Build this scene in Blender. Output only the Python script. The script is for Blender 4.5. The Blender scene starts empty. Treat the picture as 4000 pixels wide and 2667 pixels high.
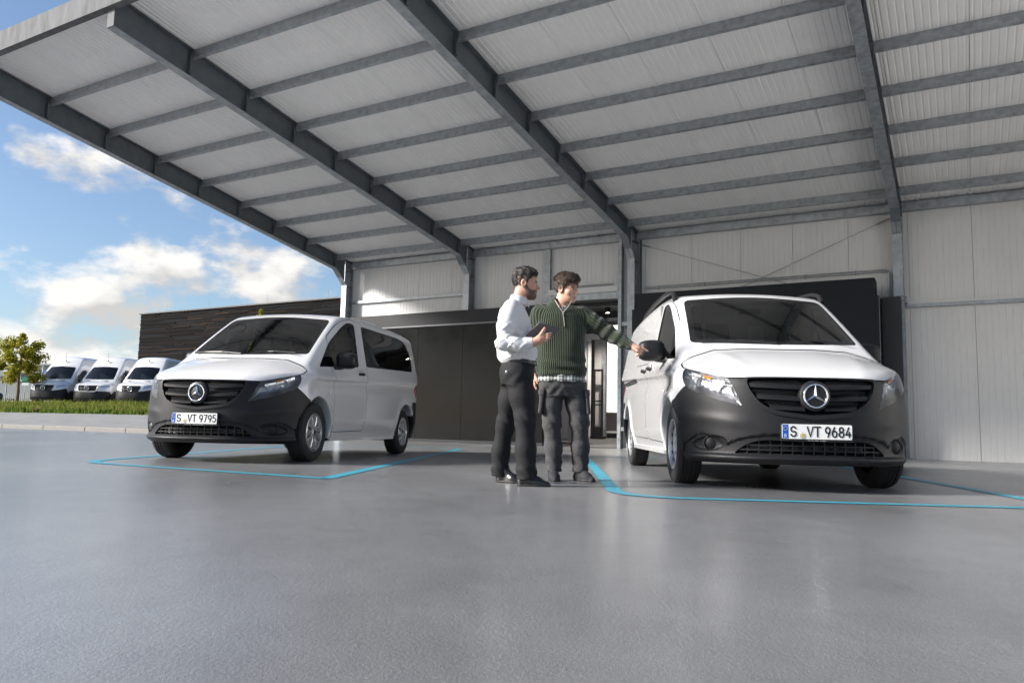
import bpy, math, random
import numpy as np
from mathutils import Vector, Matrix
random.seed(7); rng = np.random.default_rng(11)
S = bpy.context.scene
R = math.radians
COL = S.collection

# ------------------------------------------------------------------ camera
cam_data = bpy.data.cameras.new('camera'); cam = bpy.data.objects.new('camera', cam_data)
COL.objects.link(cam); S.camera = cam
cam_data.sensor_width = 36.0; cam_data.sensor_fit = 'HORIZONTAL'
cam_data.lens = 3049.27/4000*36; cam_data.clip_start = .05; cam_data.clip_end = 3000
CAM_H, PITCH, ROLL = .4443, .1093, .0231
cam.matrix_world = (Matrix.Translation((0, 0, CAM_H)) @ Matrix.Rotation(math.pi/2 + PITCH, 4, 'X')
                    @ Matrix.Rotation(ROLL, 4, 'Z'))

# ------------------------------------------------------------------ sky, sun, exposure
EXPO = 1.55; SKY = .059
SUN_AZ, SUN_EL = R(-102), R(27)          # azimuth from +Y, negative to the left
W = bpy.data.worlds.new('World'); S.world = W; W.use_nodes = True
def build_world():
    nt = W.node_tree; nt.nodes.clear(); N = nt.nodes.new; L = nt.links.new
    out = N('ShaderNodeOutputWorld'); bg = N('ShaderNodeBackground'); bg.inputs['Strength'].default_value = SKY
    sky = N('ShaderNodeTexSky'); sky.sky_type = 'NISHITA'; sky.sun_disc = False
    sky.sun_elevation = SUN_EL; sky.sun_rotation = SUN_AZ; sky.altitude = 200; sky.air_density = 1.0
    sky.dust_density = 1.5; sky.ozone_density = 3.0
    tc = N('ShaderNodeTexCoord'); sep = N('ShaderNodeSeparateXYZ'); L(tc.outputs['Generated'], sep.inputs[0])
    def mth(op, a, b=None, clamp=False):
        m = N('ShaderNodeMath'); m.operation = op; m.use_clamp = clamp
        for i, v in enumerate((a, b)):
            if v is None: continue
            if isinstance(v, (int, float)): m.inputs[i].default_value = v
            else: L(v, m.inputs[i])
        return m.outputs[0]
    def noise(scale, det, rough, off, dist=0.0):
        mp = N('ShaderNodeMapping'); mp.inputs['Location'].default_value = off; mp.inputs['Scale'].default_value = (1, 1, 1.75); L(tc.outputs['Generated'], mp.inputs['Vector'])
        n = N('ShaderNodeTexNoise'); n.inputs['Scale'].default_value = scale; n.inputs['Detail'].default_value = det
        n.inputs['Roughness'].default_value = rough; n.inputs['Distortion'].default_value = dist
        L(mp.outputs[0], n.inputs['Vector']); return n.outputs['Fac']
    def ramp(v, a, b, c, d, smooth=False):
        r = N('ShaderNodeMapRange'); r.interpolation_type = 'SMOOTHSTEP' if smooth else 'LINEAR'
        for k, x in zip(('From Min', 'From Max', 'To Min', 'To Max'), (a, b, c, d)): r.inputs[k].default_value = x
        L(v, r.inputs['Value']); return r.outputs[0]
    big = noise(2.6, 1.0, .5, CLOUD_OFF); fine = noise(6.2, 6.0, .55, CLOUD_OFF)
    d = mth('ADD', mth('MULTIPLY', big, .34), mth('MULTIPLY', fine, .66))
    # cumulus cover thins out towards the zenith
    thr = ramp(sep.outputs['Z'], .20, .42, 0.0, .16)
    mask = ramp(mth('SUBTRACT', d, thr), CLOUD_LO, CLOUD_LO+.075, 0, 1, True)
    up = noise(6.2, 3.0, .55, (CLOUD_OFF[0]-.02, CLOUD_OFF[1], CLOUD_OFF[2]+.042))
    shade = N('ShaderNodeMapRange'); shade.inputs['From Min'].default_value = -.06; shade.inputs['From Max'].default_value = .07
    shade.inputs['To Min'].default_value = .66; shade.inputs['To Max'].default_value = 1.0; L(mth('SUBTRACT', fine, up), shade.inputs['Value'])
    ccol = N('ShaderNodeVectorMath'); ccol.operation = 'SCALE'; ccol.inputs[0].default_value = CLOUD_COL; L(shade.outputs[0], ccol.inputs['Scale'])
    mix = N('ShaderNodeMix'); mix.data_type = 'RGBA'; L(mask, mix.inputs[0]); L(sky.outputs[0], mix.inputs[6]); L(ccol.outputs[0], mix.inputs[7])
    L(mix.outputs[2], bg.inputs[0]); L(bg.outputs[0], out.inputs[0])
CLOUD_OFF = (1.3, .4, .2); CLOUD_LO = .464; CLOUD_COL = (5.9, 5.8, 5.65)
build_world()
sd = bpy.data.lights.new('sun', 'SUN'); sun = bpy.data.objects.new('sun', sd); COL.objects.link(sun)
sd.energy = 3.4; sd.angle = R(13); sd.color = (1.0, .955, .89)
sdir = Vector((math.sin(SUN_AZ)*math.cos(SUN_EL), math.cos(SUN_AZ)*math.cos(SUN_EL), math.sin(SUN_EL)))
sun.rotation_euler = sdir.to_track_quat('Z', 'Y').to_euler(); sun.location = sdir*60
S.view_settings.view_transform = 'Standard'; S.view_settings.look = 'None'
S.view_settings.exposure = EXPO; S.view_settings.gamma = 1.0
cy = S.cycles; cy.max_bounces = 5; cy.diffuse_bounces = 3; cy.glossy_bounces = 3; cy.transmission_bounces = 5; cy.transparent_max_bounces = 8
cy.caustics_reflective = False; cy.caustics_refractive = False; cy.use_adaptive_sampling = True; cy.adaptive_threshold = .03; cy.sample_clamp_indirect = 6
cy.use_denoising = True
W.cycles.sampling_method = 'MANUAL'; W.cycles.sample_map_resolution = 512

# ------------------------------------------------------------------ materials
MATS = {}
def mat(name, col=(.5, .5, .5), rough=.5, metal=0.0, coat=0.0, spec=.5, var=0.0, vscale=8.0, bump=0.0, bscale=60.0,
        rvar=0.0, stretch=(1, 1, 1), emit=0.0, alpha=1.0, trans=0.0, sheen=0.0, sss=0.0, det=5.0, ior=1.5, bdist=.01):
    if name in MATS: return MATS[name]
    m = bpy.data.materials.new(name); m.use_nodes = True; nt = m.node_tree; b = nt.nodes['Principled BSDF']
    N = nt.nodes.new; L = nt.links.new
    b.inputs['Base Color'].default_value = (*col, 1); b.inputs['Roughness'].default_value = rough
    b.inputs['Metallic'].default_value = metal; b.inputs['Coat Weight'].default_value = coat; b.inputs['Coat Roughness'].default_value = .04
    b.inputs['Specular IOR Level'].default_value = spec; b.inputs['IOR'].default_value = ior
    b.inputs['Alpha'].default_value = alpha; b.inputs['Transmission Weight'].default_value = trans
    b.inputs['Sheen Weight'].default_value = sheen
    if sss: b.inputs['Subsurface Weight'].default_value = sss; b.inputs['Subsurface Radius'].default_value = (.02, .008, .004); b.inputs['Subsurface Scale'].default_value = .4
    if emit: b.inputs['Emission Color'].default_value = (*col, 1); b.inputs['Emission Strength'].default_value = emit
    if var or bump or rvar:
        tc = N('ShaderNodeTexCoord'); mp = N('ShaderNodeMapping'); mp.inputs['Scale'].default_value = stretch; L(tc.outputs['Object'], mp.inputs['Vector'])
    if var or rvar:
        n = N('ShaderNodeTexNoise'); n.inputs['Scale'].default_value = vscale; n.inputs['Detail'].default_value = det; n.inputs['Roughness'].default_value = .62
        L(mp.outputs[0], n.inputs['Vector'])
        if var:
            r = N('ShaderNodeMapRange'); r.inputs['From Min'].default_value = .3; r.inputs['From Max'].default_value = .7
            r.inputs['To Min'].default_value = 1-var; r.inputs['To Max'].default_value = 1+var; L(n.outputs['Fac'], r.inputs['Value'])
            v = N('ShaderNodeVectorMath'); v.operation = 'SCALE'; v.inputs[0].default_value = col; L(r.outputs[0], v.inputs['Scale']); L(v.outputs[0], b.inputs['Base Color'])
        if rvar:
            r = N('ShaderNodeMapRange'); r.inputs['From Min'].default_value = .3; r.inputs['From Max'].default_value = .7
            r.inputs['To Min'].default_value = max(0, rough-rvar); r.inputs['To Max'].default_value = min(1, rough+rvar); L(n.outputs['Fac'], r.inputs['Value']); L(r.outputs[0], b.inputs['Roughness'])
    if bump:
        n2 = N('ShaderNodeTexNoise'); n2.inputs['Scale'].default_value = bscale; n2.inputs['Detail'].default_value = 4; L(mp.outputs[0], n2.inputs['Vector'])
        bp = N('ShaderNodeBump'); bp.inputs['Strength'].default_value = bump; bp.inputs['Distance'].default_value = bdist; L(n2.outputs['Fac'], bp.inputs['Height']); L(bp.outputs[0], b.inputs['Normal'])
    MATS[name] = m; return m

# ------------------------------------------------------------------ object helpers
def link(name, me, parent=None, loc=None, rot=None):
    o = bpy.data.objects.new(name, me); COL.objects.link(o)
    if parent is not None: o.parent = parent
    if loc is not None: o.location = loc
    if rot is not None: o.rotation_euler = rot
    return o
def tag(o, label=None, cat=None, group=None, kind=None):
    if label: o['label'] = label
    if cat: o['category'] = cat
    if group: o['group'] = group
    if kind: o['kind'] = kind
    return o
def thing(name, label, cat, loc=(0, 0, 0), rz=0.0, group=None):
    return tag(link(name, None, None, loc, (0, 0, rz)), label, cat, group)
class MB:
    """collects vertices and faces; build() links ONE mesh object"""
    def __init__(s): s.v = []; s.f = []; s.mi = []
    def add(s, vs, fs, mi=0):
        o = len(s.v); s.v += [tuple(map(float, p)) for p in vs]; s.f += [tuple(i+o for i in f) for f in fs]; s.mi += [mi]*len(fs); return s
    def box(s, x0, x1, y0, y1, z0, z1, mi=0, m=None):
        p = [(x, y, z) for z in (z0, z1) for y in (y0, y1) for x in (x0, x1)]
        if m is not None: p = [tuple(m @ Vector(q)) for q in p]
        return s.add(p, [(0, 2, 3, 1), (4, 5, 7, 6), (0, 1, 5, 4), (2, 6, 7, 3), (0, 4, 6, 2), (1, 3, 7, 5)], mi)
    def hexa(s, p, mi=0):   # 8 points: bottom 4 ccw, top 4 ccw
        return s.add(p, [(3, 2, 1, 0), (4, 5, 6, 7), (0, 1, 5, 4), (1, 2, 6, 5), (2, 3, 7, 6), (3, 0, 4, 7)], mi)
    def beam(s, a, b, w, h, up=(0, 0, 1), mi=0):
        a, b = Vector(a), Vector(b); d = (b-a).normalized(); u = Vector(up); sd_ = d.cross(u).normalized(); u = sd_.cross(d).normalized()
        p = []
        for q in (a, b):
            for i, j in ((-1, -1), (1, -1), (1, 1), (-1, 1)): p.append(q+sd_*(w/2*i)+u*(h/2*j))
        return s.add(p, [(0, 1, 2, 3), (7, 6, 5, 4), (1, 0, 4, 5), (2, 1, 5, 6), (3, 2, 6, 7), (0, 3, 7, 4)], mi)
    def tube(s, pts, r, n=8, mi=0, cap=True):
        pts = [Vector(p) for p in pts]; rr = r if isinstance(r, (list, tuple)) else [r]*len(pts); vs = []; fs = []
        t0 = (pts[1]-pts[0]).normalized(); u = t0.orthogonal().normalized()
        for i, p in enumerate(pts):
            t = (pts[min(i+1, len(pts)-1)]-pts[max(i-1, 0)]).normalized(); u = (u-t*u.dot(t)).normalized(); w = t.cross(u)
            for k in range(n): a = 2*math.pi*k/n; vs.append(p+(u*math.cos(a)+w*math.sin(a))*rr[i])
        for i in range(len(pts)-1):
            for k in range(n): k2 = (k+1) % n; fs.append((i*n+k, i*n+k2, (i+1)*n+k2, (i+1)*n+k))
        if cap: fs.append(tuple(range(n-1, -1, -1))); fs.append(tuple((len(pts)-1)*n+k for k in range(n)))
        return s.add(vs, fs, mi)
    def lathe(s, prof, n=32, axis='Y', mi=0, c=(0, 0, 0), close=False):
        vs = []; fs = []; m = len(prof)
        for k in range(n):
            a = 2*math.pi*k/n; ca, sa = math.cos(a), math.sin(a)
            for r, h in prof:
                p = {'Y': (r*ca, h, r*sa), 'Z': (r*ca, r*sa, h), 'X': (h, r*ca, r*sa)}[axis]; vs.append((p[0]+c[0], p[1]+c[1], p[2]+c[2]))
        for k in range(n):
            k2 = (k+1) % n
            for i in range(m if close else m-1):
                j = (i+1) % m; fs.append((k*m+i, k2*m+i, k2*m+j, k*m+j))
        return s.add(vs, fs, mi)
    def prism(s, poly, h0, h1, plane='XZ', mi=0):
        n = len(poly); P = {'XZ': lambda a, b, h: (a, h, b), 'YZ': lambda a, b, h: (h, a, b), 'XY': lambda a, b, h: (a, b, h)}[plane]
        vs = [P(a, b, h0) for a, b in poly]+[P(a, b, h1) for a, b in poly]
        return s.add(vs, [tuple(range(n)), tuple(range(2*n-1, n-1, -1))]+[(i, (i+1) % n, n+(i+1) % n, n+i) for i in range(n)], mi)
    def mesh(s, name, mats, smooth=None):
        me = bpy.data.meshes.new(name); me.from_pydata(s.v, [], s.f)
        mats = mats if isinstance(mats, (list, tuple)) else [mats]
        for m in mats: me.materials.append(m)
        if len(mats) > 1: me.polygons.foreach_set('material_index', s.mi)
        fix_normals(me)
        if smooth is not None: me.shade_smooth() if smooth >= 180 else (me.shade_smooth(), me.set_sharp_from_angle(angle=R(smooth)))
        me.update(); return me
    def build(s, name, mats, parent=None, loc=None, rot=None, smooth=None):
        return link(name, s.mesh(name, mats, smooth), parent, loc, rot)
def fix_normals(me):
    import bmesh
    bm = bmesh.new(); bm.from_mesh(me); bmesh.ops.recalc_face_normals(bm, faces=bm.faces); bm.to_mesh(me); bm.free()
def np_mesh(name, v, f, mats, normals=None, smooth=True, mi=None):
    """mesh from numpy arrays (f: Nx3 or Nx4), optional per-vertex normals"""
    me = bpy.data.meshes.new(name); v = np.asarray(v, np.float32); f = np.asarray(f, np.int32); k = f.shape[1]
    me.vertices.add(len(v)); me.vertices.foreach_set('co', v.ravel()); me.loops.add(f.size); me.loops.foreach_set('vertex_index', f.ravel())
    me.polygons.add(len(f)); me.polygons.foreach_set('loop_start', np.arange(0, f.size, k, dtype=np.int32))
    for m in (mats if isinstance(mats, (list, tuple)) else [mats]): me.materials.append(m)
    if mi is not None: me.polygons.foreach_set('material_index', np.asarray(mi, np.int32))
    me.update(calc_edges=True); me.validate()
    if smooth: me.polygons.foreach_set('use_smooth', np.ones(len(me.polygons), bool))
    if normals is not None and len(me.vertices) == len(normals): me.normals_split_custom_set_from_vertices(np.asarray(normals, np.float32))
    me.update(); return me
def copy_tree(o, parent=None):
    c = o.copy(); COL.objects.link(c); c.parent = parent
    for ch in o.children: copy_tree(ch, c)
    return c
def interp(x, xs, ys): return np.interp(x, xs, ys)
def cint(x, xs, ys):
    """smooth (cubic Hermite) interpolation"""
    xs = np.asarray(xs, float); ys = np.asarray(ys, float); d = np.diff(ys)/np.diff(xs); m = np.concatenate([[d[0]], (d[:-1]+d[1:])/2, [d[-1]]])
    xc = np.clip(x, xs[0], xs[-1]); i = np.clip(np.searchsorted(xs, xc, 'right')-1, 0, len(xs)-2); h = xs[i+1]-xs[i]; t = (xc-xs[i])/h; t2 = t*t; t3 = t2*t
    return (2*t3-3*t2+1)*ys[i]+(t3-2*t2+t)*h*m[i]+(3*t2-2*t3)*ys[i+1]+(t3-t2)*h*m[i+1]+np.where(x > xs[-1], m[-1]*(x-xs[-1]), 0)+np.where(x < xs[0], m[0]*(x-xs[0]), 0)
def smax(a, b, k): h = np.clip(.5+.5*(a-b)/k, 0, 1); return b+(a-b)*h+k*h*(1-h)
def smin(a, b, k): return -smax(-a, -b, k)
def sstep(e0, e1, x): t = np.clip((x-e0)/(e1-e0), 0, 1); return t*t*(3-2*t)

# implicit surface -> quad mesh (surface nets), vertices pulled onto the surface, normals from the gradient
def grad(fn, p, e=.003):
    g = np.empty_like(p)
    for i in range(3):
        d = np.zeros(3); d[i] = e; g[:, i] = (fn(p+d)-fn(p-d))/(2*e)
    return g
def nets(fn, lo, hi, h, newton=3, cl=None):
    lo = np.array(lo, float); n = np.ceil((np.array(hi)-lo)/h).astype(int)+1
    ax = [lo[i]+h*np.arange(n[i]) for i in range(3)]
    F = np.empty(n, np.float64)
    YY, ZZ = np.meshgrid(ax[1], ax[2], indexing='ij'); m = YY.size
    step = max(1, 400000//m)
    for i in range(0, n[0], step):
        xs = ax[0][i:i+step]; P = np.empty((len(xs)*m, 3)); P[:, 0] = np.repeat(xs, m); P[:, 1] = np.tile(YY.ravel(), len(xs)); P[:, 2] = np.tile(ZZ.ravel(), len(xs))
        F[i:i+step] = fn(P).reshape(len(xs), n[1], n[2])
    sg = F < 0
    cnt = np.zeros(n-1, np.int8)
    sm = np.zeros((*(n-1), 3))
    def sl(a, o, full): return slice(o, n[a]-1+o) if not full else slice(0, n[a]-1)
    for a in range(3):
        b, c = [i for i in range(3) if i != a]
        for ob in (0, 1):
            for oc in (0, 1):
                s0 = [None]*3; s1 = [None]*3
                s0[a] = slice(0, n[a]-1); s1[a] = slice(1, n[a]); s0[b] = s1[b] = slice(ob, n[b]-1+ob); s0[c] = s1[c] = slice(oc, n[c]-1+oc)
                A, B = F[tuple(s0)], F[tuple(s1)]; ch = (A < 0) != (B < 0)
                ii = np.nonzero(ch); t = A[ii]/(A[ii]-B[ii])
                pos = np.stack([ii[0], ii[1], ii[2]], 1).astype(float); pos[:, a] += t; pos[:, b] += ob; pos[:, c] += oc
                np.add.at(sm, ii, pos); np.add.at(cnt, ii, 1)
    act = cnt > 0; idx = -np.ones(cnt.shape, np.int64); idx[act] = np.arange(act.sum())
    V = sm[act]/cnt[act][:, None]*h+lo
    faces = []
    for a in range(3):
        b, c = [(1, 2), (2, 0), (0, 1)][a]
        s0 = [slice(1, n[i]-1) for i in range(3)]; s0[a] = slice(0, n[a]-1)
        s1 = list(s0); s1[a] = slice(1, n[a])
        A, B = sg[tuple(s0)], sg[tuple(s1)]; ch = A != B
        ii = np.stack(np.nonzero(ch), 1); off = np.ones(3, int); off[a] = 0; cell = ii+off
        q = []
        for ob, oc in ((-1, -1), (0, -1), (0, 0), (-1, 0)):
            cc = cell.copy(); cc[:, b] += ob; cc[:, c] += oc; q.append(idx[cc[:, 0], cc[:, 1], cc[:, 2]])
        q = np.stack(q, 1); fl = ~A[ch]; q[fl] = q[fl][:, ::-1]; faces.append(q)
    Q = np.concatenate(faces); Q = Q[(Q >= 0).all(1)]
    for _ in range(newton):
        f = fn(V); g = grad(fn, V); d = f[:, None]*g/np.maximum((g*g).sum(1), .05)[:, None]
        ln = np.linalg.norm(d, axis=1); d *= np.minimum(1, (.7*h)/np.maximum(ln, 1e-9))[:, None]; V = V-d
    g = grad(fn, V); Nn = g/np.maximum(np.linalg.norm(g, axis=1), 1e-9)[:, None]
    return V, Q, Nn
def tris(Q): return np.concatenate([Q[:, [0, 1, 2]], Q[:, [0, 2, 3]]])
def clip(V, Nn, T, g):
    """split a triangle soup by the per-vertex scalar g; returns (inside, outside), each (V, N, T)"""
    def side(s):
        gs = g*s; ins = gs[T] > 0; k = ins.sum(1); full = T[k == 3]; nv = [V]; nn = [Nn]; out = [full]; base = len(V)
        def edge(i, j):
            nonlocal base
            t = (gs[i]/(gs[i]-gs[j]))[:, None]; p = V[i]+(V[j]-V[i])*t; m = Nn[i]+(Nn[j]-Nn[i])*t; nv.append(p); nn.append(m)
            r = np.arange(base, base+len(i)); base += len(i); return r
        for kk in (1, 2):
            tt = T[k == kk]; ii = ins[k == kk]
            if not len(tt): continue
            piv = np.argmax(ii if kk == 1 else ~ii, axis=1); r = np.arange(len(tt))
            a, b, c = tt[r, piv], tt[r, (piv+1) % 3], tt[r, (piv+2) % 3]
            ab, ac = edge(a, b), edge(a, c)
            if kk == 1: out.append(np.stack([a, ab, ac], 1))
            else: out.append(np.stack([ab, b, c], 1)); out.append(np.stack([ab, c, ac], 1))
        T2 = np.concatenate(out); V2 = np.concatenate(nv); N2 = np.concatenate(nn)
        u, inv = np.unique(T2, return_inverse=True)
        N3 = N2[u]; N3 = N3/np.maximum(np.linalg.norm(N3, axis=1), 1e-9)[:, None]
        return V2[u], N3, inv.reshape(-1, 3)
    return side(1), side(-1)
def roundpoly(P, r, n=4):
    """polygon with rounded corners; r one radius or a list"""
    P = [np.array(p, float) for p in P]; out = []; m = len(P); rr = r if isinstance(r, (list, tuple)) else [r]*m
    for i in range(m):
        a, b, c = P[i-1], P[i], P[(i+1) % m]; u = a-b; w = c-b; lu, lw = np.linalg.norm(u), np.linalg.norm(w); d = min(rr[i], lu*.48, lw*.48)
        p0, p2 = b+u/lu*d, b+w/lw*d
        for t in np.linspace(0, 1, n+1): out.append((1-t)**2*p0+2*t*(1-t)*b+t*t*p2)
    return np.array(out)
def polysd(P, poly):
    """signed distance to a polygon, positive inside"""
    x, y = P[:, 0], P[:, 1]; d = np.full(len(P), 1e9); ins = np.zeros(len(P), bool); m = len(poly)
    for i in range(m):
        a, b = poly[i-1], poly[i]; e = b-a; L2 = max(e@e, 1e-12); t = np.clip(((x-a[0])*e[0]+(y-a[1])*e[1])/L2, 0, 1)
        d = np.minimum(d, (x-a[0]-t*e[0])**2+(y-a[1]-t*e[1])**2)
        c = ((a[1] > y) != (b[1] > y)); xx = a[0]+(y-a[1])*(e[0]/(e[1] if abs(e[1]) > 1e-12 else 1e-12)); ins ^= c & (x < xx)
    return np.where(ins, 1, -1)*np.sqrt(d)
def text_mesh(name, body, size, m, depth=0.0, align='CENTER', bold=0.0, sx=1.0):
    cu = bpy.data.curves.new(name, 'FONT'); cu.body = body; cu.size = size; cu.align_x = align; cu.align_y = 'CENTER'; cu.extrude = depth; cu.offset = bold
    o = bpy.data.objects.new(name, cu); dg = bpy.context.evaluated_depsgraph_get(); COL.objects.link(o); dg.update()
    me = bpy.data.meshes.new_from_object(o.evaluated_get(bpy.context.evaluated_depsgraph_get())); bpy.data.objects.remove(o); bpy.data.curves.remove(cu)
    if sx != 1.0:
        for v in me.vertices: v.co.x *= sx
    me.materials.clear(); me.materials.append(m); me.name = name; return me
# ================================================================== setting
TH, HD = .5262, 17.5594                                   # hall wall: turned by TH, perpendicular distance HD
W0 = Vector((math.sin(TH)*HD, math.cos(TH)*HD, 0))
UX = Vector((math.cos(TH), -math.sin(TH), 0)); NX = Vector((-math.sin(TH), -math.cos(TH), 0))
def hall_pt(a, b, z=0.0): p = W0+UX*a+NX*b; return Vector((p.x, p.y, z))

def ground_material():
    m = bpy.data.materials.new('sealed_asphalt'); m.use_nodes = True; nt = m.node_tree; b = nt.nodes['Principled BSDF']; N = nt.nodes.new; L = nt.links.new
    tc = N('ShaderNodeTexCoord')
    def noise(s, d, r=.6, sc=(1, 1, 1)):
        mp = N('ShaderNodeMapping'); mp.inputs['Scale'].default_value = sc; L(tc.outputs['Object'], mp.inputs[0])
        n = N('ShaderNodeTexNoise'); n.inputs['Scale'].default_value = s; n.inputs['Detail'].default_value = d; n.inputs['Roughness'].default_value = r; L(mp.outputs[0], n.inputs['Vector']); return n.outputs['Fac']
    def rng_(v, a, b_, c, d):
        r = N('ShaderNodeMapRange'); r.inputs['From Min'].default_value = a; r.inputs['From Max'].default_value = b_; r.inputs['To Min'].default_value = c; r.inputs['To Max'].default_value = d; L(v, r.inputs['Value']); return r.outputs[0]
    big = noise(.55, 4, .55, (1, .45, 1)); mid = noise(3.5, 5, .6); fine = noise(95, 3, .7); grit = noise(240, 2, .6)
    def mul(a, c):
        mm = N('ShaderNodeMath'); mm.operation = 'MULTIPLY'; L(a, mm.inputs[0]); L(c, mm.inputs[1]); return mm.outputs[0]
    tone = mul(mul(rng_(big, .3, .7, .76, 1.22), rng_(mid, .3, .7, .92, 1.08)), rng_(fine, .3, .7, .86, 1.14))
    v = N('ShaderNodeVectorMath'); v.operation = 'SCALE'; v.inputs[0].default_value = (.185, .187, .194); L(tone, v.inputs['Scale']); L(v.outputs[0], b.inputs['Base Color'])
    L(rng_(big, .3, .7, .26, .42), b.inputs['Roughness']); b.inputs['Specular IOR Level'].default_value = .62
    bp = N('ShaderNodeBump'); bp.inputs['Strength'].default_value = .42; bp.inputs['Distance'].default_value = .006
    ad = N('ShaderNodeMath'); ad.operation = 'ADD'; L(fine, ad.inputs[0]); L(mul(grit, rng_(mid, .3, .7, .3, .6)), ad.inputs[1]); L(ad.outputs[0], bp.inputs['Height'])
    bp2 = N('ShaderNodeBump'); bp2.inputs['Strength'].default_value = .25; bp2.inputs['Distance'].default_value = .03; L(mid, bp2.inputs['Height']); L(bp.outputs[0], bp2.inputs['Normal'])
    L(bp2.outputs[0], b.inputs['Normal'])
    b.inputs['Coat Weight'].default_value = .40; b.inputs['Coat Roughness'].default_value = .16; b.inputs['Coat IOR'].default_value = 1.5
    bp3 = N('ShaderNodeBump'); bp3.inputs['Strength'].default_value = .12; bp3.inputs['Distance'].default_value = .004; L(fine, bp3.inputs['Height']); L(bp3.outputs[0], b.inputs['Coat Normal']); return m
M_FLOOR = ground_material()
g = MB(); g.add([(-900, -60, 0), (900, -60, 0), (900, 1500, 0), (-900, 1500, 0)], [(0, 1, 2, 3)])
tag(g.build('asphalt_ground', M_FLOOR), kind='structure')

# painted bay outlines, 4 mm above the asphalt
M_BLUE = mat('blue_road_paint', (.040, .28, .38), .45, var=.30, vscale=30, bump=.25, bscale=140, bdist=.004)
def ribbon(name, pts, w, closed, label, z=.004):
    P = [Vector((x, y, 0)) for x, y in pts]; n = len(P); vs = []; fs = []
    for i, p in enumerate(P):
        a = P[i-1] if (closed or i) else p; c = P[(i+1) % n] if (closed or i < n-1) else p
        d1 = (p-a).normalized() if (p-a).length > 1e-6 else (c-p).normalized(); d2 = (c-p).normalized() if (c-p).length > 1e-6 else d1
        n1 = Vector((-d1.y, d1.x, 0)); n2 = Vector((-d2.y, d2.x, 0)); m = (n1+n2).normalized(); k = min(1/max(m.dot(n1), .45), 1.9)
        vs += [tuple(p+m*(w/2*k)+Vector((0, 0, z))), tuple(p-m*(w/2*k)+Vector((0, 0, z)))]
    for i in range(n if closed else n-1):
        j = (i+1) % n; fs.append((2*i, 2*i+1, 2*j+1, 2*j))
    b = MB(); b.add(vs, fs); o = b.build(name, M_BLUE); tag(o, label, 'floor marking', None, 'structure'); return o
def arc(c, r, a0, a1, n=10): return [(c[0]+r*math.cos(R(a0+(a1-a0)*i/n)), c[1]+r*math.sin(R(a0+(a1-a0)*i/n))) for i in range(n+1)]
def rounded(poly, rads, n=8):
    return [tuple(p) for p in roundpoly(poly, rads, n)]
ribbon('bay_marking', rounded([(-4.30, 7.90), (-1.47, 6.36), (-.93, 15.55), (-4.10, 16.3)], [.5, .06, .5, .5]), .12, True, 'light blue painted outline of the bay under the left van')
ribbon('bay_marking', rounded([(1.22, 12.9), (.745, 5.30), (4.05, 4.93), (3.72, 5.55), (5.2, 14.1)], [.3, .75, .01, .01, .4]) if False else
       rounded([(1.22, 12.75), (.74, 5.28), (3.72, 5.12), (5.10, 13.6)], [.4, .55, .25, .4]), .11, True, 'light blue painted outline of the bay under the right van')

# pavement, kerb stones, grass bank (hall frame: a along the wall, b towards the camera)
M_PAVE = mat('pavement_asphalt', (.20, .197, .19), .75, var=.16, vscale=1.6, bump=.5, bscale=120, bdist=.006)
M_KERB = mat('granite_kerb', (.19, .183, .17), .8, var=.22, vscale=22, bump=.6, bscale=90, bdist=.01)
M_EARTH = mat('bank_soil', (.075, .085, .03), .95, var=.4, vscale=3.0)
M_LOT = mat('far_yard_asphalt', (.22, .22, .22), .8, var=.15, vscale=.8)
def sheet(name, m, prof, a0, a1, na=1, kind='structure', parent=None):
    """prof: list of (b, z) extruded along a"""
    vs = []; fs = []; n = len(prof)
    for i in range(na+1):
        a = a0+(a1-a0)*i/na
        for b, z in prof: vs.append(tuple(hall_pt(a, b, z)))
    for i in range(na):
        for j in range(n-1): fs.append((i*n+j, (i+1)*n+j, (i+1)*n+j+1, i*n+j+1))
    mb = MB(); mb.add(vs, fs); o = mb.build(name, m, parent); tag(o, kind=kind) if parent is None else None; return o
BANK = [(-1.5, .60), (-3.0, .74), (-5.5, .92), (-7.2, 1.10)]
pave = sheet('pavement', M_PAVE, [(2.08, .0), (2.08, .135), (.4, .34), (-1.55, .60)], -130, -16.15, 24)
xs = [-130]
kerb_joint = [-33.2, -31.6, -29.9, -27.3, -24.9, -22.75, -20.6, -18.5]
for i in range(len(kerb_joint)-1):
    a0, a1 = kerb_joint[i]+.02, kerb_joint[i+1]-.02; k = MB()
    q = [(2.33, 0), (2.33, .115), (2.30, .143), (2.06, .146), (2.06, 0)]
    vs = [tuple(hall_pt(a0, b, z)) for b, z in q]+[tuple(hall_pt(a1, b, z)) for b, z in q]
    k.add(vs, [(0, 1, 2, 3, 4), (9, 8, 7, 6, 5)]+[(j, (j+1) % 5, 5+(j+1) % 5, 5+j) for j in range(5)])
    k.build('kerb_stone', M_KERB, pave)
kr = MB(); vs = [tuple(hall_pt(a, b, z)) for a in (-130, -33.22) for b, z in ((2.33, 0), (2.33, .14), (2.06, .145), (2.06, 0))]
kr.add(vs, [(0, 1, 5, 4), (1, 2, 6, 5), (2, 3, 7, 6)]); tag(kr.build('kerb_run', M_KERB, pave), kind='stuff')
sheet('grass_bank', M_EARTH, [(-1.5, .585), (-3.0, .73), (-5.5, .91), (-7.2, 1.09)], -130, -16.15, 20)
sheet('parking_yard', M_LOT, [(-7.0, 1.075), (-9, 1.12), (-14, 1.16)], -130, -16.15, 6)
sheet('far_terrain', mat('far_meadow', (.10, .12, .035), .95, var=.3, vscale=.4), [(-14, 1.155), (-30, 1.6), (-60, 2.3), (-100, 3.1), (-400, 6.0)], -500, 60, 12)
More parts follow.
